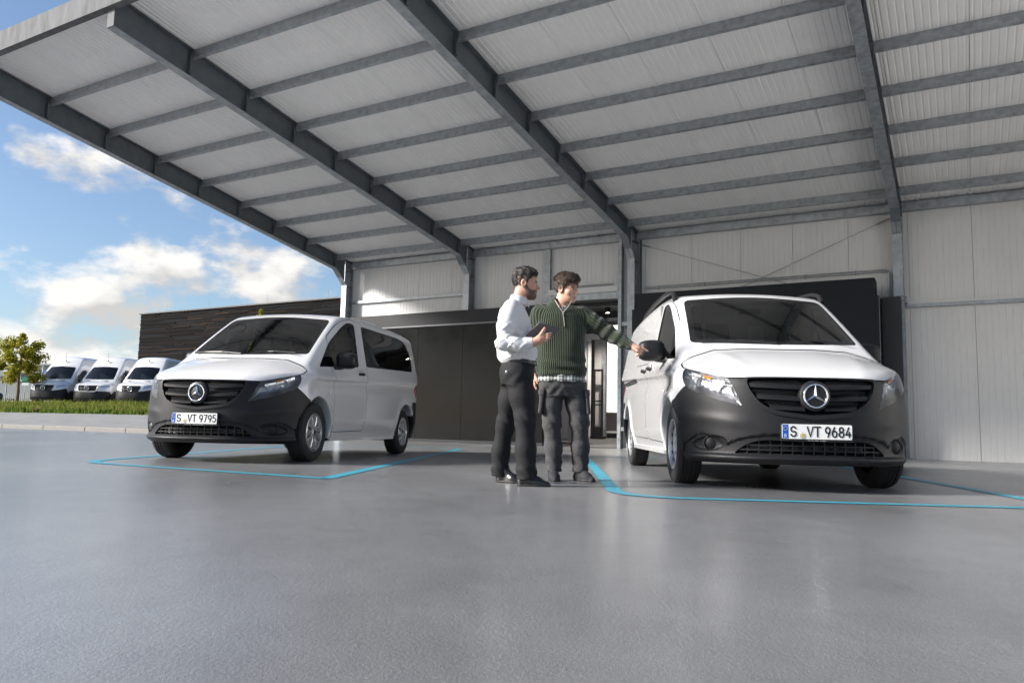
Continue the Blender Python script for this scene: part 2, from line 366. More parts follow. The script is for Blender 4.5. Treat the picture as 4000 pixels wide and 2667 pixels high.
# ================================================================== steel hall
M_STEEL = mat('galvanised_steel', (.345, .372, .395), .48, metal=.55, var=.30, vscale=7, rvar=.12, bump=.12, bscale=40, stretch=(1, 1, 1.0))
M_STEEL_D = mat('dark_galvanised_steel', (.145, .166, .185), .52, metal=.45, var=.2, vscale=6, rvar=.1)
M_ZINC = mat('weathered_zinc', (.15, .153, .158), .85, spec=.12, var=.25, vscale=7, stretch=(1, 1, .3))
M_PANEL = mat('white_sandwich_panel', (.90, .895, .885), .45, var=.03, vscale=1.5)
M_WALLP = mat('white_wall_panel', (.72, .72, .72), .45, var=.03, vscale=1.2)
M_CABLE = mat('brace_steel', (.28, .285, .29), .5, metal=.5)
hall = thing('steel_hall', 'open-fronted steel hall with galvanised frames and white sandwich panel roof', 'hall', tuple(W0), -TH)
HX = [-15.8833, -11.553, -6.8576, -1.1569, 4.55]          # left edges of the frames' flanges
HX = [x+.09 for x in HX]
ZR, SL = 4.796, .1663
def zbot(b): return ZR+SL*b
def zdeck(b): return 5.20+.178*b
BF = 10.72
PUR = [.80, 1.98, 3.17, 4.36, 5.55, 6.75, 7.95, 9.20]
SEAM = [.24+1.1285*k for k in range(-14, 5)]
ROOF_L, ROOF_R = -15.97, SEAM[-1]

def ribbed(name, w, length_pts, m, ribs=10, d=.006, gw=.016, thick=.08):
    """strip of width w; length_pts: list of (b, z) of the visible face; grooves run along the length"""
    prof = [(0.004, 0)]
    st = w/ribs
    for i in range(ribs):
        c = st*(i+.5); prof += [(c-gw, 0), (c-gw*.4, d), (c+gw*.4, d), (c+gw, 0)]
    prof.append((w-.004, 0)); return prof
def roof_panel_mesh(w):
    pr = ribbed('', w, None, None, ribs=max(3, round(w/.102)), d=.010, gw=.016); n = len(pr); vs = []; fs = []
    bs = (.0, BF)
    for b in bs:
        for x, r in pr: vs.append((x, -b, zdeck(b)+r))
    for b in bs: vs += [(0.004, -b, zdeck(b)+.09), (w-.004, -b, zdeck(b)+.09)]
    for i in range(n-1): fs.append((i, i+1, n+i+1, n+i))
    o = 2*n; fs += [(o, o+2, o+3, o+1), (0, n, o+2, o), (n-1, o+1, o+3, 2*n-1)]
    fs += [tuple(range(n))+(o+1, o), tuple(range(2*n-1, n-1, -1))+(o+2, o+3)]
    mb = MB(); mb.add(vs, fs); return mb.mesh('roof_panel', M_PANEL)
rp = roof_panel_mesh(1.1285)
edges = [ROOF_L]+[s for s in SEAM if s > ROOF_L]
link('roof_panel', roof_panel_mesh(edges[1]-edges[0]), hall, (edges[0], 0, 0))
for a in edges[1:-1]: link('roof_panel', rp, hall, (a, 0, 0))
# a dark membrane closes the joints from above
mb = MB(); mb.hexa([(ROOF_L, 0, zdeck(0)+.092), (ROOF_L, -BF, zdeck(BF)+.092), (ROOF_R, -BF, zdeck(BF)+.092), (ROOF_R, 0, zdeck(0)+.092),
                    (ROOF_L, 0, zdeck(0)+.12), (ROOF_L, -BF, zdeck(BF)+.12), (ROOF_R, -BF, zdeck(BF)+.12), (ROOF_R, 0, zdeck(0)+.12)])
mb.build('roof_skin', mat('roof_sheet', (.35, .36, .37), .5), hall)

def wall_panel_mesh(w, z0, z1):
    pr = ribbed('', w, None, None, ribs=max(2, round(w/.113)), d=.006, gw=.011); n = len(pr); vs = []; fs = []
    for z in (z0, z1):
        for x, r in pr: vs.append((x, r, z))
    for z in (z0, z1): vs += [(.004, .08, z), (w-.004, .08, z)]
    for i in range(n-1): fs.append((i, i+1, n+i+1, n+i))
    o = 2*n; fs += [(o, o+2, o+3, o+1), (0, n, o+2, o), (n-1, o+1, o+3, 2*n-1), tuple(range(n))+(o+1, o), tuple(range(2*n-1, n-1, -1))+(o+2, o+3)]
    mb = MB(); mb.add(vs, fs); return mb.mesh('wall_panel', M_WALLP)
DOOR = (-9.16, -7.17, 3.62)
wcache = {}
def wp(a0, a1, z0, z1):
    key = (round(a1-a0, 3), z0, z1)
    if key not in wcache: wcache[key] = wall_panel_mesh(a1-a0, z0, z1)
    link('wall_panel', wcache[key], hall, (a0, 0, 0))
we = [-15.97]+[s for s in SEAM if s > -15.9]
for a0, a1 in zip(we[:-1], we[1:]):
    cuts = [a0]+[d for d in DOOR[:2] if a0+.02 < d < a1-.02]+[a1]
    for c0, c1 in zip(cuts[:-1], cuts[1:]):
        mid = (c0+c1)/2; wp(c0, c1, DOOR[2]+.22 if DOOR[0] < mid < DOOR[1] else 0.0, 5.17)
mb = MB(); mb.box(-15.97, DOOR[0], .085, .10, 0, 5.1); mb.box(DOOR[1], SEAM[-1], .085, .10, 0, 5.1); mb.box(DOOR[0], DOOR[1], .085, .10, DOOR[2]+.22, 5.1)
mb.build('wall_backing', mat('wall_backing', (.12, .12, .12), .8), hall)
# right end wall, outside the picture
mb = MB(); mb.hexa([(4.72, 0, 0), (4.72, -BF, 0), (4.80, -BF, 0), (4.80, 0, 0), (4.72, 0, 5.2), (4.72, -BF, zdeck(BF)), (4.80, -BF, zdeck(BF)), (4.80, 0, 5.2)])
mb.build('end_wall', M_WALLP, hall)

# frames: column + rafter, each an I section
FW = .18
def frame(x):
    c = MB(); zt = zdeck(.35)-.03
    c.box(x-FW/2, x+FW/2, -.35, -.335, 0, 4.50); c.box(x-FW/2, x+FW/2, -.075, -.06, 0, zt)          # flanges
    c.box(x-.006, x+.006, -.335, -.075, 0, zt)                                                     # web
    c.box(x-.15, x+.15, -.40, -.03, 0.0, .02)                                                      # base plate
    col = c.build('column', M_STEEL, hall)
    for z in (4.47, 4.93):
        s = MB(); s.box(x-.085, x-.0065, -.334, -.076, z-.006, z+.006); s.box(x+.0065, x+.085, -.334, -.076, z-.006, z+.006); s.build('stiffener', M_STEEL_D, col)
    r = MB()
    def slab(b0, z0, b1, z1, t, w):
        r.hexa([(x-w/2, -b0, z0), (x-w/2, -b1, z1), (x+w/2, -b1, z1), (x+w/2, -b0, z0), (x-w/2, -b0, z0+t), (x-w/2, -b1, z1+t), (x+w/2, -b1, z1+t), (x+w/2, -b0, z0+t)])
    slab(.78, zbot(.78), BF-.06, zbot(BF-.06), .016, FW)                     # bottom flange
    slab(.35, 4.50, .78, zbot(.78), .016, FW)                                # haunch flange
    slab(.08, zdeck(.08)-.022, BF-.06, zdeck(BF-.06)-.022, .016, FW)         # top flange
    r.hexa([(x-.006, -.36, 4.50), (x-.006, -.78, zbot(.78)+.01), (x+.006, -.78, zbot(.78)+.01), (x+.006, -.36, 4.50),
            (x-.006, -.36, zdeck(.36)-.03), (x-.006, -.78, zdeck(.78)-.03), (x+.006, -.78, zdeck(.78)-.03), (x+.006, -.36, zdeck(.36)-.03)])
    r.hexa([(x-.006, -.78, zbot(.78)+.016), (x-.006, -(BF-.06), zbot(BF-.06)+.016), (x+.006, -(BF-.06), zbot(BF-.06)+.016), (x+.006, -.78, zbot(.78)+.016),
            (x-.006, -.78, zdeck(.78)-.023), (x-.006, -(BF-.06), zdeck(BF-.06)-.023), (x+.006, -(BF-.06), zdeck(BF-.06)-.023), (x+.006, -.78, zdeck(.78)-.023)])
    raf = r.build('rafter', M_STEEL_D, hall)
    fl = MB()
    for b0, z0, b1, z1 in ((.775, zbot(.775), BF-.065, zbot(BF-.065)), (.345, 4.497, .775, zbot(.775))):
        fl.hexa([(x-FW/2, -b0, z0-.003), (x-FW/2, -b1, z1-.003), (x+FW/2, -b1, z1-.003), (x+FW/2, -b0, z0-.003), (x-FW/2, -b0, z0-.0005), (x-FW/2, -b1, z1-.0005), (x+FW/2, -b1, z1-.0005), (x+FW/2, -b0, z0-.0005)])
    fl.build('rafter_flange', M_STEEL, raf)
    ep = MB(); ep.box(x-FW/2, x+FW/2, -(BF-.059)-.012, -(BF-.059), zbot(BF-.06)+.001, zdeck(BF)-.242); ep.build('end_plate', M_ZINC, raf)
    for b in PUR:
        for s in (-1, 1):
            k = MB(); zd = zdeck(b); x0, x1 = sorted((x+s*.0065, x+s*.10))
            k.box(x0, x1, -b-.032, -b-.022, zbot(b)+.06, zd-.03)
            x0, x1 = sorted((x+s*.0065, x+s*.095)); k.box(x0+.002, x1-.002, -b-.075, -b-.0325, zbot(b)+.06, zbot(b)+.068)
            k.box(*sorted((x+s*.088, x+s*.095)), -b-.060, -b-.0325, zbot(b)+.07, zd-.15)
            k.build('cleat', M_STEEL_D, raf)
for x in HX: frame(x)

# purlins between the frames (C sections), fascia and eave beams
def purlin_mesh(L, name='purlin', hgt=.165, fl=.06):
    p = MB(); p.box(0, L, -.005, .0, -hgt, 0); p.box(0, L, .0, fl, -hgt, -hgt+.005); p.box(0, L, 0, fl, -.005, 0); p.box(0, L, fl-.005, fl, -hgt+.005, -hgt+.025)
    return p.mesh(name, M_STEEL)
tilt = math.atan(.178)
for i in range(4):
    x0, x1 = HX[i]+.012, HX[i+1]-.012; pm = purlin_mesh(x1-x0)
    for b in PUR: link('purlin', pm, hall, (x0, -b+.02, zdeck(b)-.004), (-tilt, 0, 0))
    e = MB(); e.box(x0+.09, x1-.09, -.16, -.02, 5.012, 5.02); e.box(x0+.09, x1-.09, -.03, -.02, 5.02, 5.19); e.box(x0+.09, x1-.09, -.165, -.155, 5.0125, 5.185)
    e.build('eave_beam', M_STEEL, hall)
f = MB(); f.box(ROOF_L-.02, ROOF_R, -BF-.03, -BF-.012, zdeck(BF)-.24, zdeck(BF)+.13); f.box(ROOF_L-.02, ROOF_R, -BF-.012, -BF+.10, zdeck(BF)-.24, zdeck(BF)-.232)
f.build('fascia', M_ZINC, hall)
f = MB(); f.hexa([(ROOF_L-.03, .02, zdeck(0)-.02), (ROOF_L-.03, -BF, zdeck(BF)-.02), (ROOF_L-.004, -BF, zdeck(BF)-.02), (ROOF_L-.004, .02, zdeck(0)-.02),
                  (ROOF_L-.03, .02, zdeck(0)+.14), (ROOF_L-.03, -BF, zdeck(BF)+.14), (ROOF_L-.004, -BF, zdeck(BF)+.14), (ROOF_L-.004, .02, zdeck(0)+.14)])
f.build('verge_trim', M_ZINC, hall)

# wall rails, posts, cables, conduits
def railbox(name, a0, a1, b0, b1, z0, z1, m=None, parent=hall):
    r = MB(); r.box(a0, a1, -b1, -b0, z0, z1); return r.build(name, m or M_STEEL, parent)
railbox('wall_rail', HX[0]+.095, HX[1]-.095, .004, .09, 3.975, 4.055)
railbox('wall_rail', HX[3]+.12, ROOF_R, .004, .10, 3.03, 3.095); railbox('wall_rail', HX[3]+.14, ROOF_R, .004, .07, 3.10, 3.15, M_WALLP)
railbox('wall_post', -9.235, -9.065, .004, .10, 0, 5.008); railbox('wall_post', -7.17, -7.085, .004, .16, 0, 5.008)
railbox('wall_post', -6.66, -6.62, .004, .05, 0, 5.0, M_STEEL_D)
lin = railbox('door_lintel', -9.06, -7.175, .006, .12, 3.625, 3.775); railbox('door_track_box', -9.06, -7.175, .008, .17, 3.78, 3.92, M_WALLP)
for z in (3.96, 3.99): 
    c = MB(); c.tube([(-9.0, -.05, z), (-7.35, -.05, z)], .012, 6); c.build('conduit', M_STEEL, hall)
def cable(p, q): 
    c = MB(); c.tube([p, q], .007, 6); c.tube([Vector(q).lerp(Vector(p), .004), Vector(q).lerp(Vector(p), .055)], .019, 6); c.build('brace_cable', M_CABLE, hall)
cable((-5.9, -.10, 3.0), (-1.2, -.10, 4.90)); cable((-1.9, -.12, 3.2), (-6.62, -.12, 4.88))
for k, z in enumerate((3.80, 3.845)):
    o = .03*k; c = MB(); c.tube([(-6.55, -.03, z), (-1.29-o, -.03, z), (-1.235-o, -.03, z-.015), (-1.215-o, -.03, z-.07), (-1.215-o, -.03, 3.1)], .013, 6); c.build('conduit', M_STEEL, hall)
for a in (-6.2, -5.1, -4.0, -2.9, -1.9): railbox('pipe_clip', a, a+.02, .004, .045, 3.775, 3.87)
c = MB(); c.tube([(HX[3]+.13*math.cos(t), -.2+.20*math.sin(t), 3.22) for t in np.linspace(0, 2*math.pi, 13)], .008, 5); c.tube([(HX[3]+.13*math.cos(t), -.2+.20*math.sin(t), 3.12) for t in np.linspace(0, 2*math.pi, 13)], .008, 5)
c.build('column_strap', M_STEEL, hall)
for z in (2.92, .42): railbox('column_bracket', -6.84-.21, -6.84-.03, .10, .20, z, z+.09)

# ---------------- dark display wall in front of bays one and two
M_DARK = mat('dark_lacquered_panel', (.006, .0068, .008), .16, var=.2, vscale=2.0, rvar=.04, spec=.12)
M_DARK2 = mat('dark_matt_panel', (.013, .0145, .018), .6, var=.2, vscale=30, spec=.3)
M_BLACK = mat('black_trim', (.012, .012, .014), .5)
dw = thing('dark_partition', 'long dark glossy partition of tall panels behind the left van', 'partition', tuple(W0), -TH)
pe = [-15.36, -14.40, -12.935, -11.465, -9.99, -9.03]
for a0, a1 in zip(pe[:-1], pe[1:]):
    m = MB(); m.box(a0+.004, a1-.004, -.42, -.38, .085, 3.12); m.build('panel', M_DARK, dw)
m = MB(); m.box(-15.36, -9.03, -.379, .0 - .004, 0.002, 3.1); m.build('core', M_BLACK, dw)
m = MB(); m.box(-15.36, -9.03, -.415, -.38, .003, .08); m.build('plinth', M_DARK2, dw)
m = MB(); m.box(-15.40, -9.0, -.445, -.12, 3.165, 3.51); m.build('top_band', M_DARK2, dw)
m = MB(); m.box(-15.38, -9.01, -.45, -.40, 3.122, 3.162); m.build('trim_rail', mat('grey_trim', (.10, .10, .11), .4, metal=.5), dw)
m = MB(); m.box(-9.64, -9.30, -.36, -.2, 3.515, 3.56); m.build('cable_tray', M_STEEL, dw)

cb = thing('dark_cabinet', 'tall black cabinet with a raised top box behind the right van', 'cabinet', tuple(W0), -TH)
M_NAVY = mat('black_cabinet_paint', (.006, .0075, .0105), .42, rvar=.06, vscale=2, spec=.22)
m = MB(); m.box(-6.48, -3.93, -1.0, -.42, .005, 3.165); m.build('cabinet_front', M_NAVY, cb)
m = MB(); m.box(-3.922, -1.375, -1.0, -.42, .005, 3.165); m.build('cabinet_front', M_NAVY, cb)
m = MB(); m.box(-6.44, -1.456, -.90, -.42, 3.17, 3.54); m.build('top_box', M_NAVY, cb)
m = MB(); m.box(-1.365, -1.02, -.55, -.42, .005, 3.19); m.build('side_panel', M_BLACK, cb)
m = MB(); m.box(-1.376, -1.366, -1.003, -.99, .01, 3.163); m.build('edge_trim', M_STEEL_D, cb)

# ---------------- what the open gateway shows
M_GREYF = mat('grey_door_frame', (.36, .35, .345), .45); M_BEIGE = mat('beige_door_leaf', (.50, .46, .44), .5)
M_CARPET = mat('grey_carpet', (.10, .098, .10), .95, var=.4, vscale=60)
ent = thing('entrance_room', 'carpeted entrance room with grey partitions seen through the open gateway', 'room', tuple(W0), -TH)
m = MB(); m.add([(-13.5, .10, .012), (-6.4, .10, .012), (-6.4, 2.0, .20), (-13.5, 2.0, .20), (-6.4, 7.5, .20), (-13.5, 7.5, .20)], [(0, 1, 2, 3), (3, 2, 4, 5)]); m.build('carpet', M_CARPET, ent)
m = MB(); m.box(-13.5, -6.4, .10, 7.5, 3.66, 3.72); m.box(-13.5, -7.2, .6, .75, 3.56, 3.655); m.box(-13.5, -7.2, 2.2, 2.4, 3.5, 3.655); m.build('ceiling', mat('dark_ceiling', (.06, .062, .068), .7), ent)
m = MB(); m.box(-13.5, -6.4, 7.5, 7.6, 0, 3.7); m.build('back_wall', M_GREYF, ent)
m = MB(); m.box(-6.4, -6.3, .10, 7.5, 0, 3.7); m.build('side_wall', M_GREYF, ent); m = MB(); m.box(-13.6, -13.5, .10, 7.5, 0, 3.7); m.build('side_wall', M_GREYF, ent)
def fr(name, a0, a1, b, z0, z1, m_, t=.05): k = MB(); k.box(a0, a1, b, b+t, z0, z1); return k.build(name, m_, ent)
fr('door_leaf', -9.32, -8.98, .9, .20, 2.6, M_BEIGE); fr('door_frame', -8.97, -8.86, .88, .12, 2.75, M_GREYF, .09); fr('door_frame', -9.5, -8.0, .885, 2.76, 2.88, M_GREYF, .08)
fr('door_frame', -9.34, -8.98, .88, .13, .19, M_GREYF, .07)
fr('partition_panel', -9.02, -8.90, 1.95, .22, 2.9, M_WALLP); fr('door_frame', -8.89, -8.83, 1.9, .2, 3.0, M_WALLP, .1); fr('partition_panel', -8.82, -8.62, 2.2, .25, 2.95, M_GREYF); fr('door_frame', -9.1, -8.45, 1.93, 2.96, 3.04, M_WALLP, .08)
fr('door_frame', -8.62, -8.50, 2.22, .2, 3.6, M_STEEL, .1)
fr('partition_panel', -8.46, -8.0, 3.2, 3.42, 3.62, M_BLACK)
win = fr('bright_window', -9.32, -8.6, 4.0, .95, 3.55, mat('bright_window_blind', (1.0, .97, .92), .9, emit=.42), .03)
fr('window_frame', -9.34, -9.26, 3.97, .3, 3.56, M_GREYF, .03); fr('window_frame', -9.25, -8.6, 3.97, .34, .40, M_WALLP, .03); fr('window_frame', -9.25, -8.6, 3.97, .93, .96, M_WALLP, .03)
fr('lower_glass', -9.25, -8.6, 3.99, .40, .93, mat('dim_glass', (.12, .11, .115), .15), .01)
gate = thing('security_gate', 'black tall security antenna frame standing in the gateway entrance', 'security gate', tuple(hall_pt(-8.57, -1.9, .20)), -TH)
m = MB()
m.box(-.135, -.095, -.03, .03, .06, 1.86); m.box(.095, .135, -.03, .03, .06, 1.86); m.box(-.095, .095, -.03, .03, 1.80, 1.86); m.box(-.095, .095, -.02, .02, .98, 1.02); m.box(-.095, .095, -.02, .02, .88, .92)
m.build('frame', M_BLACK, gate); m = MB(); m.box(-.20, .20, -.08, .08, 0.003, .058); m.build('base', M_BLACK, gate); m = MB(); m.box(-.094, .094, -.05, .05, .06, .30); m.build('lower_box', M_BLACK, gate)
sp = thing('ceiling_spotlight', 'lit black cylindrical spotlight under the entrance ceiling', 'spotlight', tuple(hall_pt(-7.93, -1.0, 3.44)), -TH)
m = MB(); m.lathe([(.065, 0), (.07, .005), (.07, .15), (0, .15)], 20, 'Z'); m.build('housing', M_BLACK, sp, smooth=40)
m = MB(); m.lathe([(0, .012), (.062, .012)], 20, 'Z'); m.build('lens', mat('lamp_glow', (1, .94, .82), .5, emit=14), sp)
m = MB(); m.tube([(0, 0, .15), (0, 0, .22)], .008, 6); m.build('stem', M_BLACK, sp)
ld = bpy.data.lights.new('spotlight_bulb', 'SPOT'); ld.energy = 200; ld.spot_size = R(130); ld.spot_blend = .6; ld.color = (1, .93, .82); ld.shadow_soft_size = .05; link('spotlight_bulb', ld, sp, (0, 0, -.01))
# ================================================================== vans
M_PAINT = mat('white_car_paint', (.64, .64, .648), .20, coat=.9, spec=.4)
M_PLAST = mat('grey_bumper_plastic', (.0115, .0115, .0132), .48, spec=.28, var=.08, vscale=140, bump=.10, bscale=420, bdist=.002)
M_PLASTD = mat('black_grille_plastic', (.014, .014, .015), .42)
M_RUB = mat('tyre_rubber', (.018, .018, .019), .78, var=.15, vscale=30)
M_RIM = mat('silver_wheel', (.62, .63, .65), .26, metal=.85)
M_RIMD = mat('dark_wheel_gap', (.02, .02, .022), .6)
M_CHROME = mat('chrome', (.86, .87, .88), .06, metal=1.0)
M_FRIT = mat('black_glass_border', (.006, .006, .007), .08, spec=.5)
M_UNDER = mat('underbody', (.012, .012, .013), .8)
M_INT = mat('dark_cabin_trim', (.030, .030, .032), .75); M_SEAT = mat('dark_seat_cloth', (.022, .022, .025), .9)
M_TINT = None
def glass_mat(name, tint, rough=.0, ior=1.5):
    m = bpy.data.materials.new(name); m.use_nodes = True; nt = m.node_tree; nt.nodes.clear(); N = nt.nodes.new; L = nt.links.new
    out = N('ShaderNodeOutputMaterial'); tr = N('ShaderNodeBsdfTransparent'); tr.inputs[0].default_value = (*tint, 1); gl = N('ShaderNodeBsdfGlossy'); gl.inputs['Roughness'].default_value = rough
    gl.inputs[0].default_value = (1, 1, 1, 1); fz = N('ShaderNodeFresnel'); fz.inputs[0].default_value = ior; mx = N('ShaderNodeMixShader')
    L(fz.outputs[0], mx.inputs[0]); L(tr.outputs[0], mx.inputs[1]); L(gl.outputs[0], mx.inputs[2]); L(mx.outputs[0], out.inputs[0]); return m
M_GLASS = glass_mat('tinted_windscreen', (.30, .34, .34)); M_DGLASS = glass_mat('privacy_glass', (.05, .052, .055)); M_LENS = glass_mat('lamp_lens', (.93, .94, .95), 0, 1.22)
M_SGLASS = glass_mat('side_glass', (.26, .29, .29))
M_LAMPD = mat('lamp_housing', (.30, .30, .31), .28, metal=.9, bump=.5, bscale=28, bdist=.02); M_REFL = mat('lamp_reflector', (.85, .86, .88), .12, metal=1.0, bump=.8, bscale=45, bdist=.01)
M_AMBER = mat('amber_lens', (.75, .22, .03), .2); M_RED = mat('red_lens', (.45, .01, .02), .15, coat=.5)
M_PLATEW = mat('number_plate_white', (.78, .78, .76), .35); M_PLATEB = mat('plate_blue', (.005, .09, .42), .4); M_INK = mat('plate_ink', (.012, .012, .013), .5); M_YEL = mat('plate_star', (.9, .65, .05), .5)
M_SEALS = mat('plate_seal', (.42, .42, .40), .5, var=.3, vscale=300); M_PTXT = mat('plate_holder_text', (.55, .55, .53), .6)

# ---- Body of the mid-size van as an implicit surface. x forward from the front axle, y left, z up.
def belt(x): return 1.10+.040*np.maximum(-x, 0)
def crease(x): return .955+.045*np.maximum(-x-.2, 0)
def ws_x(y, z): return .055-1.545*(z-1.2)+.10*np.maximum(z-1.2, 0)*(1.80-z)*2-.235*y*y
def bonnet_z(x, y):
    c = cint(x, [-.6, -.2, 0, .25, .5, .7, .80, .9], [1.262, 1.238, 1.19, 1.122, 1.040, .958, .905, .83])
    ay = np.abs(y); ridge = .006*np.exp(-((ay-interp(x, [-.2, .8], [.62, .43]))/.07)**2)
    return c-.112*(ay/.85)**3.2+ridge
def front_x(y, z):
    f0 = cint(z, [.15, .20, .25, .275, .33, .42, .60, .75, .86, .95, 1.1], [.76, .85, .915, .905, .90, .908, .905, .893, .868, .81, .7])
    ay = np.abs(y); g = .50*(ay/.905)**2.9
    brow = cint(ay, [0, .42, .56, .63, .70, .80, .88, .95], [.425, .42, .385, .352, .40, .425, .36, .30])
    f0 = f0+.014*np.exp(-((z-(.515+.14*(ay-.5)))/.045)**2)*sstep(.40, .62, ay)
    return f0-g-.020*sstep(.012, -.012, z-brow)*sstep(.262, .285, z)
def side_w(x, z):
    s = z-crease(x)
    w = cint(z, [.15, .24, .34, .48, .60, .80, 1.0, 1.12, 1.25, 1.4, 1.55, 1.7, 1.80, 1.9], [.80, .895, .925, .957, .962, .962, .960, .945, .916, .882, .848, .812, .790, .765])
    w = w-cint(x, [-2.2, -1.4, -.6, -.2, .3], [0, .025, .06, .08, .095])*sstep(.96, 1.12, z)
    w = w-.034*np.exp(-((s+.075)/.085)**2)*sstep(.0, -.03, s)*sstep(.35, -.15, x)
    for ax_, zr_ in ((0.0, .41), (-3.2, .43)):
        d = np.sqrt((x-ax_)**2+(z-.335)**2); w = w+.018*np.exp(-((d-zr_)/.055)**2)*(z > .2)
    return w
def roof_z(x, y):
    c = cint(x, [-4.1, -3.9, -3.6, -3.2, -2.6, -2.0, -1.5, -1.1, -.8], [1.77, 1.835, 1.88, 1.907, 1.922, 1.922, 1.902, 1.860, 1.80])
    return c-.045*(y/.75)**2+.006*np.cos(np.clip(y, -.5, .5)*14)*sstep(-1.5, -2.0, x)
def vito(P):
    x, y, z = P[:, 0], P[:, 1], P[:, 2]
    dws = (x-ws_x(y, z))*.56; drf = (z-roof_z(x, y))*.97
    cab = smax(dws, drf, .05)
    dbn = (z-bonnet_z(x, y))*.93
    top = smin(dbn, cab, .025)
    f = smax(top, (x-front_x(y, z))*.85, .045)
    f = smax(f, np.abs(y)-side_w(x, z), .085)
    rear = -(x+3.93-.10*np.maximum(z-1.0, 0)-.10*(np.abs(y)/.9)**4)*.98
    f = smax(f, rear, .10)
    f = smax(f, .205+.03*sstep(.3, -.2, x)-z, .03)
    for ax_, r in ((0.0, .392), (-3.2, .405)):
        d = np.sqrt((x-ax_)**2+(z-.345)**2)-r; d = np.maximum(d, .58-np.abs(y)); d = np.maximum(d, z-.9)
        f = smax(f, -d, .018)
    return f
HL_D = R(40); HC, HS = math.cos(HL_D), math.sin(HL_D)
def hl_sz(P): return np.stack([-P[:, 0]*HS+np.abs(P[:, 1])*HC, P[:, 2]], 1)
def hlp(x, y, z): return (-x*HS+y*HC, z)
HL_POLY = roundpoly([hlp(.80, .520, .648), hlp(.700, .572, .858), hlp(.60, .66, .895), hlp(.45, .78, .938), hlp(.300, .862, .972), hlp(.315, .880, .90), hlp(.40, .873, .806), hlp(.60, .735, .722)], [.01, .03, .2, .2, .025, .05, .05, .2], 5)
WS_IN = roundpoly([(-.742, 1.243), (0, 1.212), (.742, 1.243), (.668, 1.752), (0, 1.798), (-.668, 1.752)], [.035, .4, .035, .06, .4, .06], 6)
WS_GL = roundpoly([(-.690, 1.285), (0, 1.252), (.690, 1.285), (.618, 1.712), (0, 1.752), (-.618, 1.712)], [.05, .4, .05, .07, .4, .07], 6)
DW = roundpoly([(-.175, 1.100), (-1.335, 1.185), (-1.415, 1.755), (-1.22, 1.768), (-1.0, 1.685), (-.53, 1.425)], [.03, .04, .05, .12, .25, .12], 6)
DWG = roundpoly([(-.52, 1.160), (-1.30, 1.215), (-1.375, 1.722), (-1.22, 1.733), (-1.015, 1.652), (-.575, 1.405)], [.02, .04, .05, .10, .25, .05], 6)
QWG = roundpoly([(-.225, 1.128), (-.475, 1.148), (-.525, 1.385), (-.50, 1.375)], [.02, .02, .02, .02], 3)
LW = roundpoly([(-1.60, 1.208), (-3.50, 1.278), (-3.54, 1.50), (-3.40, 1.725), (-3.1, 1.770), (-1.645, 1.765)], [.04, .07, .2, .2, .3, .04], 6)
LWG = roundpoly([(-1.64, 1.240), (-3.46, 1.310), (-3.50, 1.50), (-3.37, 1.695), (-3.1, 1.737), (-1.68, 1.732)], [.04, .06, .2, .18, .25, .04], 6)
FDOOR = roundpoly([(-.50, 1.10), (-.42, .335), (-1.465, .355), (-1.53, .79), (-1.605, 1.2), (-1.635, 1.812), (-1.30, 1.818), (-.93, 1.735), (-.50, 1.47)], [.05, .08, .05, .1, .1, .06, .2, .3, .1], 5)
SDOOR = roundpoly([(-1.485, .36), (-2.66, .37), (-2.66, .72), (-2.5, 1.0), (-2.5, 1.20), (-1.625, 1.165), (-1.55, .79)], [.04, .06, .3, .2, .05, .05, .1], 5)
GR_OUT = roundpoly([(-.515, .872), (.515, .872), (.50, .78), (.42, .645), (.30, .585), (0, .548), (-.30, .585), (-.42, .645), (-.50, .78)], [.04, .04, .12, .13, .15, .02, .15, .13, .12], 5)
GR_IN = roundpoly([(-.487, .862), (.487, .862), (.470, .78), (.395, .665), (.285, .615), (0, .580), (-.285, .615), (-.395, .665), (-.470, .78)], [.03, .03, .12, .12, .14, .02, .14, .12, .12], 5)
LG_IN = roundpoly([(-.585, .282), (.585, .282), (.50, .355), (.40, .392), (-.40, .392), (-.50, .355)], [.03, .03, .08, .08, .08, .08], 5)
FOGC = (.722, .358)
def fogpoly(s, k=1.0): return np.array([(FOGC[0]+s*0+.118*k*math.cos(t)*(1 if math.cos(t) > 0 else .85), FOGC[1]+.062*k*math.sin(t)-.012*math.cos(t)*k) for t in np.linspace(0, 2*math.pi, 28, endpoint=False)])

